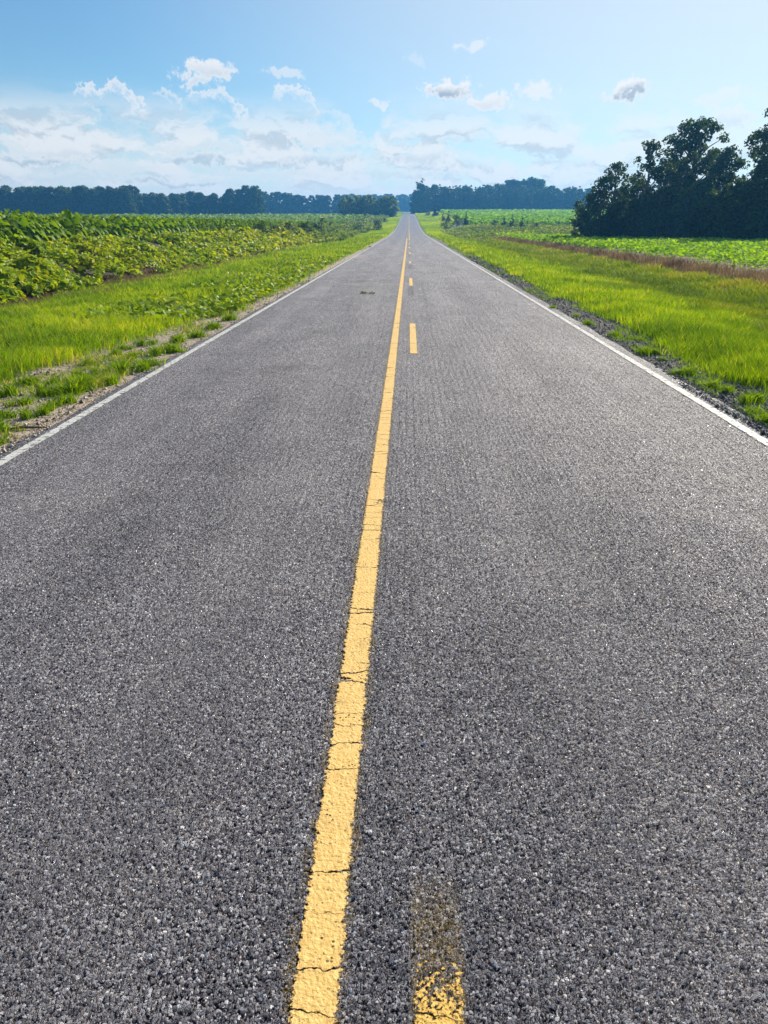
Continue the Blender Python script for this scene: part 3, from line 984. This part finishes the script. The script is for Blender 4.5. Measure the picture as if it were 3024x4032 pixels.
# ------------------------------------------------------------------ tobacco
def tobacco_mesh(seed):
    g = rs(seed)
    H = 1.12
    lv, lf, tn, off = [], [], [], 0
    nl = 22
    for i in range(nl):
        t = i / (nl - 1)
        z = .22 + .86 * t
        th = i * 2.4 + g.uniform(-.3, .3)
        L = (.52 - .30 * t ** 1.5) * g.uniform(.85, 1.15)
        W = L * g.uniform(.46, .66)
        rise = .35 + .75 * t + g.normal(0, .28)
        dr = 1.05 - .35 * t + g.normal(0, .22)
        tw = g.normal(0, .35)
        d = np.array([math.cos(th), math.sin(th), 0]); s = np.array([-math.sin(th), math.cos(th), 0])
        rows = []
        for k in range(6):
            q = k / 5
            ww = W * math.sin(math.pi * (q * .86 + .07)) ** .8
            cen = d * (L * (q * .9)) + np.array([0, 0, z + L * (rise * q * .75 - dr * q * q)])
            rows += [cen - s * ww * .5 + [0, 0, ww * (.18 + tw)], cen, cen + s * ww * .5 + [0, 0, ww * (.18 - tw)]]
        lv.append(np.array(rows))
        q4 = []
        for k in range(5):
            a = off + k * 3
            q4 += [[a, a + 1, a + 4, a + 3], [a + 1, a + 2, a + 5, a + 4]]
        lf.append(np.array(q4)); off += 18
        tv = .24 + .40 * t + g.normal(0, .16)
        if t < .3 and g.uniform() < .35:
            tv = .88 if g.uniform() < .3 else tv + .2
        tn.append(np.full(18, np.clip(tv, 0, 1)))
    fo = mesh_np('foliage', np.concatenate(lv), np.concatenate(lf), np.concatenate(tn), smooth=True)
    fo.materials.append(M_TOB)
    sv, sf = tube([[0, 0, -.05], [.01, 0, .4], [-.01, .01, .8], [0, 0, H]], [.022, .02, .016, .008], 6)
    st = mesh_np('stem', sv, sf, smooth=True)
    st.materials.append(M_STEM)
    return fo, st


protos = []
for k in range(5):
    protos.append(tobacco_mesh(200 + k))
TOB_LAB = 'leafy tobacco plant at the field edge above the vine covered bank'
TOB_GRP = 'tobacco plants in the front rows'
g = rs(210)
first = {}
count = 0
for row in range(3):
    X = -15.75 - row * 1.15
    yv = 20.0 + row * 1.0
    while yv < (104, 86, 62)[row]:
        kk = int(g.integers(0, 5))
        xx = X + g.normal(0, .06) ; yy = yv + g.normal(0, .05)
        loc = (xx, yy, float(ground_z(xx, yy)))
        sc = float(g.uniform(.9, 1.15))
        if kk not in first:
            r_ = empty('tobacco_plant', loc, float(g.uniform(0, 6.28)), sc)
            link('foliage', protos[kk][0], None, r_)
            link('stem', protos[kk][1], None, r_)
            first[kk] = r_
        else:
            r_ = copy_tree(first[kk], loc, float(g.uniform(0, 6.28)), sc)
        lab = (TOB_LAB, 'tobacco plant in the second row behind the edge of the field', 'tobacco plant in the third row from the edge of the field')[row]
        grp = (TOB_GRP, 'tobacco plants in the second row', 'tobacco plants in the third row')[row]
        thing(r_, lab, 'tobacco plant', grp)
        count += 1
        yv += .68 + yv * .0012
# the field beyond
N = 90000
x, y = scatter(N, -260, -17.2, 18, 345, 220, 1.35)
g = rs(221)
row_x = np.round((x + 19.2) / 1.15) * 1.15 - 19.2
x = np.where(y < 130, row_x + g.normal(0, .28, N), x)
keep = (x > -y * .62 - 4) & ~((y < 62) & (x > -18.6))
x, y = x[keep], y[keep]
n = len(x)
prof = g.uniform(0, 1, n) ** .6
c = np.stack([x, y, ground_z(x, y) + .30 + .85 * prof + (fbm(x * 1.2, y * 1.2, 222) - .5) * .3], 1)
nr = np.stack([g.normal(0, .5, n), g.normal(0, .5, n), np.full(n, .9)], 1)
v, f = leaves(c, nr, g.uniform(.28, .48, n) * np.maximum(1, (y / 55) ** .75), .55, 223, droop=.35)
o = link('tobacco_crop', mesh_np('tobacco_crop', v, f, np.repeat(np.clip(.62 + g.normal(0, .16, n), 0, .92), 6)), M_TOB)
o['kind'] = 'stuff'; o['label'] = 'tobacco crop filling the left field'
# same crop along the far edge of the bank where single plants no longer read
N = 26000
x, y = scatter(N, -20, -15.2, 60, 240, 225, 1.3)
g = rs(226)
keep = (x < -15.4 + sstep(100, 240, y) * 3.0)
x, y = x[keep], y[keep]
n = len(x)
c = np.stack([x, y, ground_z(x, y) + .15 + 1.0 * g.uniform(0, 1, n) ** .8], 1)
nr = np.stack([g.normal(0, .6, n), g.normal(-.2, .5, n), np.full(n, .7)], 1)
v, f = leaves(c, nr, g.uniform(.3, .5, n) * np.maximum(1, (y / 70) ** .7), .55, 227, droop=.35)
o = link('tobacco_crop', mesh_np('tobacco_crop', v, f, np.repeat(np.clip(.5 + g.normal(0, .16, n), 0, .92), 6)), M_TOB)
o['kind'] = 'stuff'; o['label'] = 'tobacco crop along the far edge of the left field'

# ------------------------------------------------------------------ soybeans (stuff)
def soy_back(x):
    return 112 - (x - 13) * 2.05


N = 120000
x, y = scatter(N, 11.5, 60, 17, 112, 301, 1.75)
g = rs(302)
keep = (x > 11.75 + (fbm(y * .8, x * .8, 73) - .5) * .7) & (y < np.maximum(soy_back(x), 52)) & (x < y * .62 + 8)
x, y = x[keep], y[keep]
n = len(x)
c = np.stack([x, y, ground_z(x, y) + .18 + .46 * g.uniform(0, 1, n) ** .45 + (fbm(x * .9, y * .9, 303) - .5) * .22], 1)
nr = np.stack([g.normal(0, .5, n), g.normal(-.1, .5, n), np.full(n, .95)], 1)
v, f = leaves(c, nr, g.uniform(.10, .17, n) * np.maximum(1, (y / 30) ** .8), .85, 304, droop=.2)
o = link('bean_crop', mesh_np('bean_crop', v, f, np.repeat(np.clip(.55 + (fbm(x * .5, y * .5, 305) - .5) * .6 + g.normal(0, .18, n), 0, 1), 6)), M_SOY)
o['kind'] = 'stuff'; o['label'] = 'bright green bean crop on the right'
# second field up the slope on the right
N = 60000
x, y = scatter(N, 12, 130, 166, 440, 311, 1.3)
g = rs(312)
keep = (x > 13 + sstep(200, 330, y) * -2 + (y - 150) * .02) & (x < y * .33 + 2)
x, y = x[keep], y[keep]
n = len(x)
c = np.stack([x, y, ground_z(x, y) + .3 + .7 * g.uniform(0, 1, n) ** .5], 1)
nr = np.stack([g.normal(0, .5, n), g.normal(-.1, .5, n), np.full(n, .95)], 1)
v, f = leaves(c, nr, g.uniform(.5, .9, n) * np.maximum(1, (y / 150) ** .8), .7, 314, droop=.3)
o = link('field_crop', mesh_np('field_crop', v, f, np.repeat(np.clip(.45 + (fbm(x * .1, y * .05, 315) - .5) * .7 + g.normal(0, .16, n), 0, 1), 6)), M_SOY)
o['kind'] = 'stuff'; o['label'] = 'green crop on the slope before the right wood'


# ------------------------------------------------------------------ trees
def crown_leaves(clumps, per, size, seed, flat=.75, spray=None):
    """clumps: list of (centre, radius); leaf sprays through and around each clump"""
    g = rs(seed)
    cs, ns, ss, ts = [], [], [], []
    for (c, r) in clumps:
        k = max(8, int(per * r * r))
        d = norm(g.normal(size=(k, 3)))
        rad = r * g.uniform(.25, 1.08, k) ** .6
        p = np.array(c) + d * rad[:, None] * [1, 1, flat]
        cs.append(p)
        ns.append(d * .8 + g.normal(size=(k, 3)) * .6 + [0, 0, .4])
        ss.append(size * g.uniform(.6, 1.35, k))
        ts.append(np.clip(.45 + g.normal(0, .2, k) + g.normal(0, .14), 0, 1))
    c = np.concatenate(cs); n = np.concatenate(ns); s = np.concatenate(ss); t = np.concatenate(ts)
    v, f = leaves(c, n, s, .75, seed + 1, droop=.25)
    return v, f, np.repeat(t, 6)


def broadleaf(seed, H, rad, base, nclump, rmin, rmax, per, size, low=.75):
    """trunk with limbs reaching the clumps of the crown"""
    g = rs(seed)
    parts = []
    tr = H * .016 + .05
    wob = g.normal(0, H * .012, (5, 2))
    zs = np.linspace(-.3, H * .86, 6)
    path = [[0, 0, zs[0]]] + [[wob[i, 0], wob[i, 1], zs[i + 1]] for i in range(5)]
    path = np.array(path)
    parts.append(tube(path, np.linspace(tr * 1.25, tr * .25, 6), 7))
    clumps = []
    for i in range(nclump):
        t = (i + g.uniform(0, 1)) / nclump
        z = base * H + (1 - base) * H * t * .95
        env = rad * (low + (1 - low) * min(1, t / .4)) * math.sqrt(max(.02, 1 - max(0, (t - .45) / .58) ** 2))
        a = g.uniform(0, 2 * np.pi)
        rr = env * math.sqrt(g.uniform(.05, 1))
        r = g.uniform(rmin, rmax) * (1 - .35 * t)
        c = np.array([rr * math.cos(a), rr * math.sin(a), z])
        clumps.append((c, r))
        zb = max(.25 * H, z - rr * .7 - .3)
        b0 = np.array([np.interp(zb, path[:, 2], path[:, 0]), np.interp(zb, path[:, 2], path[:, 1]), zb])
        if i % 2 == 0:
            m = (b0 + c) / 2 + [0, 0, .25]
            parts.append(tube(np.array([b0, m, c]), [tr * .35, tr * .22, tr * .08], 5))
    clumps.append((np.array([path[-1, 0], path[-1, 1], H * .93]), rmin))
    tv, tf = merge(parts)
    tm = mesh_np('trunk', tv, tf, smooth=True); tm.materials.append(M_BARK)
    v, f, t = crown_leaves(clumps, per, size, seed + 5)
    cm = mesh_np('crown', v, f, t)
    return tm, cm


def conifer(seed, H, rad, tiers, per, size, base=.08, power=1.0):
    g = rs(seed)
    clumps = []
    for i in range(tiers):
        t = i / tiers
        z = H * (base + (1 - base) * t)
        rr = rad * (1 - t) ** power
        for k in range(max(2, int(7 * (1 - t) + 1))):
            a = g.uniform(0, 6.28); q = rr * g.uniform(.3, 1)
            clumps.append((np.array([q * math.cos(a), q * math.sin(a), z - q * .15]), max(.10 * H / 3, rr * .38)))
    tv, tf = tube([[0, 0, -.2], [0, 0, H * .5], [0, 0, H * .98]], [.03 * H ** .8, .02 * H ** .8, .005], 6)
    tm = mesh_np('trunk', tv, tf, smooth=True); tm.materials.append(M_BARK)
    v, f, t = crown_leaves(clumps, per, size, seed + 3, .8)
    cm = mesh_np('crown', v, f, t)
    return tm, cm


def plant_tree(name, meshes, mat, loc, rz, sc, label, cat='tree', group=None, kid='crown'):
    tm, cm = meshes
    if not cm.materials:
        cm.materials.append(mat)
    r_ = empty(name, loc, rz, sc)
    link('trunk', tm, None, r_)
    link(kid, cm, None, r_)
    thing(r_, label, cat, group)
    return r_


def gpt(x, y):
    return (x, y, float(ground_z(x, y)))


# --- the grove on the right: each tree its own shape
def col_x(px, y):
    """across-road position of photo column px at distance y"""
    return (px - 1609) * y * COSP / F_PX


GR = [  # photo column, y, height, radius, crown base, clumps, rmin, rmax, label
    (2350, 79, 6.1, 1.7, .08, 50, .5, .9, 'rounded tree between the two ends of the airy left flank of the grove'),
    (2300, 82, 4.6, 1.2, .15, 20, .45, .8, 'low airy tree at the left end of the grove'),
    (2400, 81, 7.5, 1.6, .22, 40, .5, .9, 'thin airy tree left of the slender vine clad tree, sky showing through'),
    (2522, 80, 9.3, 1.5, .22, 50, .5, .85, 'slender vine clad tree left of the tallest grove tree'),
    (2590, 83, 8.0, 1.3, .25, 26, .55, .9, 'narrow dark tree close beside the tallest grove tree on its left'),
    (2690, 79, 11.0, 3.0, .25, 110, .7, 1.15, 'tallest broad crowned dark tree in the middle of the grove'),
    (2815, 78, 8.6, 1.9, .25, 56, .6, 1.0, 'rounded tree right of the tallest grove tree, next to the sky gap'),
    (3005, 70, 11.6, 2.7, .06, 130, .65, 1.1, 'tall leafy tree at the right edge of the picture'),
    (2470, 86, 6.6, 2.0, .10, 40, .6, 1.0, 'broad low tree behind the thin airy grove tree'),
    (2640, 87, 8.2, 2.3, .10, 50, .6, 1.0, 'dark tree standing behind the tallest grove tree on its left'),
    (2760, 85, 8.6, 2.2, .10, 50, .6, 1.0, 'dark tree standing behind the tallest grove tree on its right'),
    (3130, 73, 13.0, 2.8, .10, 60, .8, 1.3, 'tall tree behind the one at the right edge of the picture'),
]
for i, (px, y, H, rad, base, nc, r0, r1, lab) in enumerate(GR):
    x = col_x(px, y)
    ms = broadleaf(400 + i * 11, H, rad, base, int(nc * 1.3), r0 * .82, r1 * .85, 200, .23, .6)
    plant_tree('grove_tree', ms, M_TREE, gpt(x, y), i * 1.1, 1.0, lab, 'tree')
# dense understory of the grove
und = [broadleaf(480 + k, 5.6, 1.7, .0, 40, .6, 1.0, 150, .27, .95) for k in range(4)]
UND = []
for j, px in enumerate(np.linspace(2285, 3080, 17)):
    t = j / 16
    UND.append((float(px), 82 - 16 * t + (j % 2) * 1.5, .46 + .42 * min(1, t * 2.2) + .09 * math.sin(j * 2.3)))
for j, px in enumerate(np.linspace(2430, 3060, 11)):
    UND.append((float(px), 86 - 14 * j / 10, .90 + .14 * math.sin(j * 1.7)))
for i, (px, y, s) in enumerate(UND):
    lab = ('pale bushy young tree at the left foot of the grove beside the field', 'bushy young tree second from the left foot of the grove')[i] if i < 2 else 'dark bushy young tree in the understory of the grove'
    ms = und[i % 4]
    if i < 2:
        ms = broadleaf(470 + i, 5.6, 1.7, .0, 30, .55, .9, 140, .27, .9)
    plant_tree('young_tree', ms, M_TREE2 if i < 2 else M_TREE, gpt(col_x(px, y), y), i * 2.1, s, lab, 'tree', None if i < 2 else 'understory trees of the grove')

# --- far woods
far_b = [broadleaf(520 + k, 12.3, 3.7, .0, 72, 1.1, 1.8, 40, .66, .9) for k in range(5)]
far_p = [broadleaf(540 + k, 12.0, 3.4, .0, 56, 1.1, 1.8, 38, .66, .9) for k in range(3)]
clump_m = [broadleaf(550 + k, 12.0, 3.4, .0, 44, 1.1, 1.8, 40, .6, .9) for k in range(3)]
pines = [conifer(560 + k, 13.6, 3.0, 13, 34, .68, .04, .6) for k in range(4)]


def rank(name, kinds, mat, pts, label, group, seed, s0=.90, s1=1.07, cat='tree'):
    g = rs(seed)
    for i, (x, y, s) in enumerate(pts):
        k = s * float(g.uniform(s0, s1))
        plant_tree(name, kinds[int(g.integers(0, len(kinds)))], mat, gpt(x, y), float(g.uniform(0, 6.28)), k, label, cat, group)


def along(px0, px1, Y, step, jig, s, seed, dy=0):
    """evenly spread positions of a wood edge from photo column px0 to px1 at distance Y"""
    g = rs(seed)
    X0, X1 = (px0 - 1609) * Y * COSP / F_PX, (px1 - 1609) * Y * COSP / F_PX
    n = max(2, int(abs(X1 - X0) / step) + 1)
    return [(float(x + g.normal(0, jig)), float(Y + dy * (i / n) + g.normal(0, 3)), s(i / n) if callable(s) else s) for i, x in enumerate(np.linspace(X0, X1, n))]


rank('wood_tree', far_b, M_TREE, along(-60, 520, 352, 2.4, .6, .95, 601), 'dark broadleaf tree in the front rank of the wood at the far left', 'front trees of the far left wood', 602)
rank('wood_tree', far_b, M_TREE, along(-60, 520, 363, 4.0, 1.2, .98, 603), 'dark broadleaf tree in the back rank of the wood at the far left', 'back trees of the far left wood', 604)
rank('edge_tree', far_p, M_TREE2, along(515, 720, 372, 2.2, .6, lambda t: .90 - .16 * t, 605), 'lower paler tree in the dip of the left wood', 'paler trees in the dip of the left wood', 606)
rank('edge_tree', far_p, M_TREE2, along(505, 1000, 398, 3.0, .8, .70, 637), 'low tree filling the back of the dip in the left wood', 'low trees behind the dip of the left wood', 638)
rank('wood_tree', far_b, M_TREE, along(690, 1010, 385, 2.6, .8, lambda t: .80 + .22 * math.exp(-((t - .85) / .25) ** 2), 607), 'dark broadleaf tree in the wood left of the middle', 'trees of the wood left of the middle', 608)
rank('wood_tree', far_b, M_TREE, along(985, 1345, 520, 3.2, 1.0, lambda t: 1.10 - .2 * t, 609), 'bluish tree in the distant wood behind the roadside clump', 'trees of the distant wood behind the clump', 610)
rank('wood_tree', far_b, M_TREE, along(1330, 1680, 800, 4.6, 1.0, 1.35, 611), 'pale blue hazy tree in the farthest wood beyond the road crest', 'trees of the farthest wood', 612)
# roadside clump on the left before the crest
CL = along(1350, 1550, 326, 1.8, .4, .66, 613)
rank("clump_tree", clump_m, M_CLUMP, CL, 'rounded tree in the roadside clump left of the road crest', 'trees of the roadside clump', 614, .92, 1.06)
# right wood: pines in front, taller broadleaf hump behind
rank('wood_pine', pines, M_PINE, along(1660, 2290, 450, 1.8, .5, lambda t: 1.02 - .10 * t, 621), 'dark narrow pine in the front rank of the right wood', 'front pines of the right wood', 622)
rank('wood_tree', far_b, M_TREE, along(1640, 2290, 458, 3.2, .8, lambda t: 1.08 - .08 * t, 623), 'dark broadleaf tree behind the front pines of the right wood', 'broadleaf trees of the right wood', 624)
rank('wood_tree', far_b, M_TREE, along(1960, 2120, 476, 4.5, .8, lambda t: 1.22 + .18 * math.sin(math.pi * t), 625), 'taller tree in the hump above the right wood', 'trees of the hump in the right wood', 626)
plant_tree('wood_tree', far_b[1], M_TREE, gpt(4.5 + 1.8, 446), .4, (1.05, 1.05, 1.25), 'dark tree at the left end of the right wood, leaning over the road crest', 'tree')
# lone pine sticking out of the wood end
g = rs(640)
cl = [(np.array([g.normal(0, 1.3) * (1.3 - t), g.normal(0, .8), 13.6 + 3.2 * t]), .75) for t in np.linspace(0, 1, 8)]
tv, tf = tube([[0, 0, -.3], [.1, 0, 9], [0, 0, 17.8]], [.22, .16, .05], 6)
tm = mesh_np('trunk', tv, tf, smooth=True); tm.materials.append(M_BARK)
v, f, t = crown_leaves(cl, 26, .6, 641, .45)
plant_tree('lone_pine', (tm, mesh_np('crown', v, f, t)), M_PINE, gpt(6.6, 462), 0, 1.06, 'thin lone pine whose ragged top stands above the left end of the right wood', 'tree')

# ------------------------------------------------------------------ cedars and shrubs along the right edge
ced = [conifer(700 + k, 3.0, .85, 10, 300, .22, .02, .75) for k in range(3)]
shr = [broadleaf(720 + k, 1.6, 1.0, .02, 16, .40, .62, 170, .17) for k in range(3)]
CED = [(1715, 853, 43, 'largest pointed cedar bush below the left end of the right wood', 'cedar'),
       (1745, 875, 34, 'cedar bush beside the verge, left one of the close pair', 'cedar'),
       (1766, 878, 42, 'slim cedar bush beside the verge, right one of the close pair', 'cedar'),
       (1835, 891, 44, 'broad dark cedar bush between the verge and the three field cedars', 'cedar'),
       (1984, 894, 36, 'wide cedar, left one of three on the edge of the sloping field', 'cedar'),
       (2016, 898, 47, 'tall slim cedar, middle one of three on the edge of the sloping field', 'cedar'),
       (2054, 900, 44, 'cedar, right one of three on the edge of the sloping field', 'cedar')]
for i, (px, py, hpx, lab, cat) in enumerate(CED):
    p = at_pixel(px, py)
    H = hpx * p.y * COSP ** 2 / F_PX / .84
    s = H / 3.0
    plant_tree('cedar_bush', ced[i % 3], M_PINE, p, i * 1.7, (s * (1.25 if i in (0, 3, 4) else .95), s, s), lab, cat, None, 'foliage')
SHR = [(1686, 852, 18, 1.0, 'small round bush left of the largest cedar'),
       (1756, 908, 28, 1.7, 'wide low bush at the verge below the cedar pair'),
       (1799, 890, 34, 1.0, 'ragged bush between the cedar pair and the broad cedar'),
       (1944, 894, 20, 1.0, 'low bush left of the three field cedars'),
       (1890, 889, 16, 1.0, 'smallest bush in the gap right of the broad cedar'),
       (2110, 905, 22, 1.6, 'low wide bush right of the three field cedars')]
for i, (px, py, hpx, wf, lab) in enumerate(SHR):
    p = at_pixel(px, py)
    s = hpx * p.y * COSP ** 2 / F_PX / 1.25
    plant_tree('low_bush', shr[i % 3], M_TREE, p, i, (s * wf, s, s), lab, 'bush', None, 'foliage')
# weedy strip at the foot of the slope on the right
N = 42000
x, y = scatter(N, 5.5, 60, 102, 170, 731, 1.5)
g = rs(732)
keep = (x > 6.4 + (y < 118) * 3) & (x < 14 + y * .25)
x, y = x[keep], y[keep]; n = len(x)
c = np.stack([x, y, ground_z(x, y) + .08 + .75 * g.uniform(0, 1, n) * fbm(x * .3, y * .3, 733) ** 1.3], 1)
v, f = leaves(c, np.stack([g.normal(0, .6, n), g.normal(0, .6, n), np.full(n, .8)], 1), g.uniform(.3, .6, n), .5, 734, droop=.3)
o = link('weed_strip', mesh_np('weed_strip', v, f, np.repeat(np.clip(.45 + (fbm(x * .25, y * .12, 735) - .5) * 1.2 + g.normal(0, .2, n), 0, 1), 6)), M_BRUSH)
o['kind'] = 'stuff'; o['label'] = 'weedy strip between the bean field and the sloping field'

# ------------------------------------------------------------------ left ditch: dark bushes at the field edge and grey green brush
DB = [(1030, 925, 46, 1.3, 'dark bush in the vines, nearest of the bushes along the tobacco edge'),
      (1085, 912, 38, 1.2, 'dark bush second from the left on the vine bank by the tobacco edge'),
      (1135, 915, 48, 1.2, 'taller dark bush in the middle of the bushes on the vine bank'),
      (1205, 905, 44, 1.2, 'dark bush right of the tallest bush on the vine bank'),
      (1265, 922, 52, 1.0, 'dark upright bush at the right end of the vine bank')]
for i, (px, py, hpx, wf, lab) in enumerate(DB):
    x = -13.5 + .2 * i
    y = x * F_PX / ((px - 1609) * COSP)
    p = Vector(gpt(x, y))
    s = hpx * y * COSP ** 2 / F_PX / 1.2
    plant_tree('dark_bush', shr[i % 3], M_TREE, p, i * 2, (s * wf, s, s), lab, 'bush', None, 'foliage')
N = 26000
x, y = scatter(N, -15.5, -7.5, 92, 330, 741, 1.4)
g = rs(742)
keep = x < -8.2 - (fbm(y * .1, x * 0, 743) - .5) * 2.5
x, y = x[keep], y[keep]; n = len(x)
c = np.stack([x, y, ground_z(x, y) + .1 + 1.7 * g.uniform(0, 1, n) * fbm(x * .35, y * .12, 744) ** 1.3], 1)
v, f = leaves(c, np.stack([g.normal(0, .6, n), g.normal(0, .6, n), np.full(n, .7)], 1), g.uniform(.3, .6, n) * (y / 110) ** .5, .5, 745, droop=.3)
o = link('brush_strip', mesh_np('brush_strip', v, f, np.repeat(np.clip(.4 + (fbm(x * .4, y * .15, 746) - .5) + g.normal(0, .2, n), 0, 1), 6)), M_BRUSH)
o['kind'] = 'stuff'; o['label'] = 'grey green brush along the far left ditch'
DB2 = [(1490, 912, 34, 'dark round bush in the grey brush nearest the road'), (1415, 925, 36, 'dark upright bush in the grey brush farther from the road'),
       (1516, 878, 16, 'small bush on the far left verge before the clump')]
for i, (px, py, hpx, lab) in enumerate(DB2):
    p = at_pixel(px, py)
    s = hpx * p.y * COSP ** 2 / F_PX / 1.25
    plant_tree('brush_bush', shr[i % 3], M_TREE, p, i, s, lab, 'bush', None, 'foliage')

# ------------------------------------------------------------------ small things on the verge and road
def plain_mat(name, a, bb, scale=20, rough=.7):
    m, b = new_mat(name)
    bs = b.n('ShaderNodeBsdfPrincipled')
    b.put(bs.inputs['Base Color'], b.ramp(b.noise(None, scale, 4).outputs[0], [(.35, a), (.65, bb)]))
    bs.inputs['Roughness'].default_value = rough
    b.t.links.new(bs.outputs[0], b.n('ShaderNodeOutputMaterial').inputs[0])
    return m


def lump(name, r, seed, mat, flat=(1, 1, 1), rough=.3, seg=14):
    g = rs(seed)
    vs, fs = [], []
    nu, nv = seg, seg // 2
    for j in range(nv + 1):
        ph = math.pi * j / nv
        for i in range(nu):
            th = 2 * math.pi * i / nu
            d = np.array([math.sin(ph) * math.cos(th), math.sin(ph) * math.sin(th), math.cos(ph)])
            k = 1 + rough * (float(vnoise(d[0] * 1.7 + seed, d[1] * 1.7 + d[2] * 2.3, seed)) - .5) * 2
            vs.append(d * r * k * np.array(flat))
    for j in range(nv):
        for i in range(nu):
            fs.append([j * nu + i, j * nu + (i + 1) % nu, (j + 1) * nu + (i + 1) % nu, (j + 1) * nu + i])
    me = mesh_np(name, np.array(vs), np.array(fs), smooth=False)
    return link(name, me, mat)


M_STONE = plain_mat('grey_stone', (.10, .11, .14), (.26, .28, .33), 8)
M_PAPER = plain_mat('litter_paper', (.70, .82, .84), (.85, .90, .90), 6, .4)
M_WOOD = plain_mat('dead_wood', (.06, .04, .025), (.16, .10, .06), 40, .8)
M_RUBBER = plain_mat('black_rubber', (.012, .012, .012), (.03, .03, .03), 30, .6)
p = at_pixel(1403, 966)
o = lump('field_stone', .19, 801, M_STONE, (1.1, .9, .85)); o.location = (p.x, p.y, p.z + .09)
thing(o, 'grey boulder in the grass beside the far left edge of the road', 'stone')
o = lump('rubber_scrap', .09, 802, M_RUBBER, (1.3, .9, .45), .5); o.location = (-2.98, 63, float(road_top(-2.98, 63)) + .03)
thing(o, 'black scrap lying on the left white line', 'scrap')


def crumpled(name, r, seed, mat, loc, label, cat='litter'):
    o = lump(name, r, seed, mat, (1.3, .9, .55), .7, 10)
    o.location = loc
    thing(o, label, cat)
    return o


for i, (px, py, r, lab) in enumerate([(586, 1258, .055, 'crumpled pale blue wrapper in the grass of the left verge'),
                                      (705, 1248, .04, 'small white scrap of paper among the vine runners, nearer one'),
                                      (814, 1192, .055, 'white scrap of paper among the vine runners, farther one')]):
    p = at_pixel(px, py)
    crumpled('paper_scrap', r, 810 + i, M_PAPER, (p.x, p.y, p.z + .12), lab)
# sprig on the road
g = rs(820)
sx, sy = -1.0, 19.7
n = 26
c = np.stack([g.uniform(-.17, .17, n), g.uniform(-.06, .06, n), g.uniform(.01, .05, n)], 1)
v, f = leaves(c, np.stack([g.normal(0, .5, n), g.normal(0, .5, n), np.ones(n)], 1), g.uniform(.05, .10, n), .5, 821)
r_ = empty('fallen_sprig', (sx, sy, float(road_top(sx, sy))), 0)
link('leaf_spray', mesh_np('leaf_spray', v, f, np.full(n * 6, .1)), M_WEED, r_)
tv, tf = tube([[-.2, 0, .012], [0, .02, .025], [.19, -.01, .014]], [.006, .007, .004], 5)
link('twig', mesh_np('twig', tv, tf), M_WOOD, r_)
thing(r_, 'leafy sprig fallen on the asphalt of the left lane', 'sprig')
p = at_pixel(104, 1706)
tv, tf = tube([[-.17, -.05, .012], [-.05, 0, .022], [.06, .015, .02], [.17, .05, .012]], [.008, .012, .011, .005], 6)
o = link('dead_stick', mesh_np('dead_stick', tv, tf), M_WOOD); o.location = p
thing(o, 'brown stick lying in the sand below a tuft by the left line', 'stick')
# broadleaf weed near the wrapper
p = at_pixel(664, 1240)
g = rs(830)
n = 14
c = np.stack([g.normal(0, .16, n), g.normal(0, .16, n), g.uniform(.12, .3, n)], 1)
v, f = leaves(c, np.stack([g.normal(0, .4, n), g.normal(-.2, .4, n), np.ones(n)], 1), g.uniform(.13, .2, n), .95, 831)
r_ = empty('broadleaf_weed', p)
link('foliage', mesh_np('foliage', v, f, np.repeat(np.clip(.8 + g.normal(0, .1, n), 0, .95), 6)), M_VINE, r_)
st = [tube([[0, 0, -.02], cc * [.5, .5, .7], cc], [.006, .005, .003], 5) for cc in c]
tv, tf = merge(st)
link('stem', mesh_np('stem', tv, tf), M_STEM, r_)
thing(r_, 'bright broad leaved weed standing beside the pale wrapper on the left verge', 'weed')
# tall bladed weeds at the right edge of the picture
for i, (x, y, s) in enumerate([(8.3, 17.2, 1.0), (8.8, 18.4, .8)]):
    g = rs(840 + i)
    n = 60
    r = g.uniform(0, .25, n); th = g.uniform(0, 6.28, n)
    v, f = blades(np.stack([r * np.cos(th), r * np.sin(th), np.full(n, -.02)], 1), g.uniform(.35, .7, n) * s, g.uniform(.015, .03, n), .5 + .4 * g.uniform(0, 1, n), 842 + i)
    o = link('tall_weed', mesh_np('tall_weed', v, f, np.repeat(np.clip(.55 + g.normal(0, .15, n), 0, .9), 5)), M_GRASS)
    o.location = gpt(x, y)
    thing(o, ('tall broad bladed weed in the right ditch, nearer one', 'shorter broad bladed weed in the right ditch, just behind the tall one')[i], 'weed')

# ------------------------------------------------------------------ summer haze
hm, b = new_mat('summer_haze')
pvn = b.n('ShaderNodeVolumePrincipled')
pvn.inputs['Color'].default_value = (.12, .47, 1.0, 1)
pvn.inputs['Density'].default_value = .00056
pvn.inputs['Anisotropy'].default_value = .3
b.t.links.new(pvn.outputs[0], b.n('ShaderNodeOutputMaterial').inputs['Volume'])
hx, hy0, hy1, hz0, hz1 = 1120, -310, 1120, -3, 40
hv = np.array([[sx * hx, yy, zz] for zz in (hz0, hz1) for yy in (hy0, hy1) for sx in (-1, 1)], float)
hf = np.array([[0, 2, 3, 1], [4, 5, 7, 6], [0, 1, 5, 4], [2, 6, 7, 3], [0, 4, 6, 2], [1, 3, 7, 5]])
haze = link('haze', mesh_np('haze', hv, hf), hm)
haze['kind'] = 'stuff'
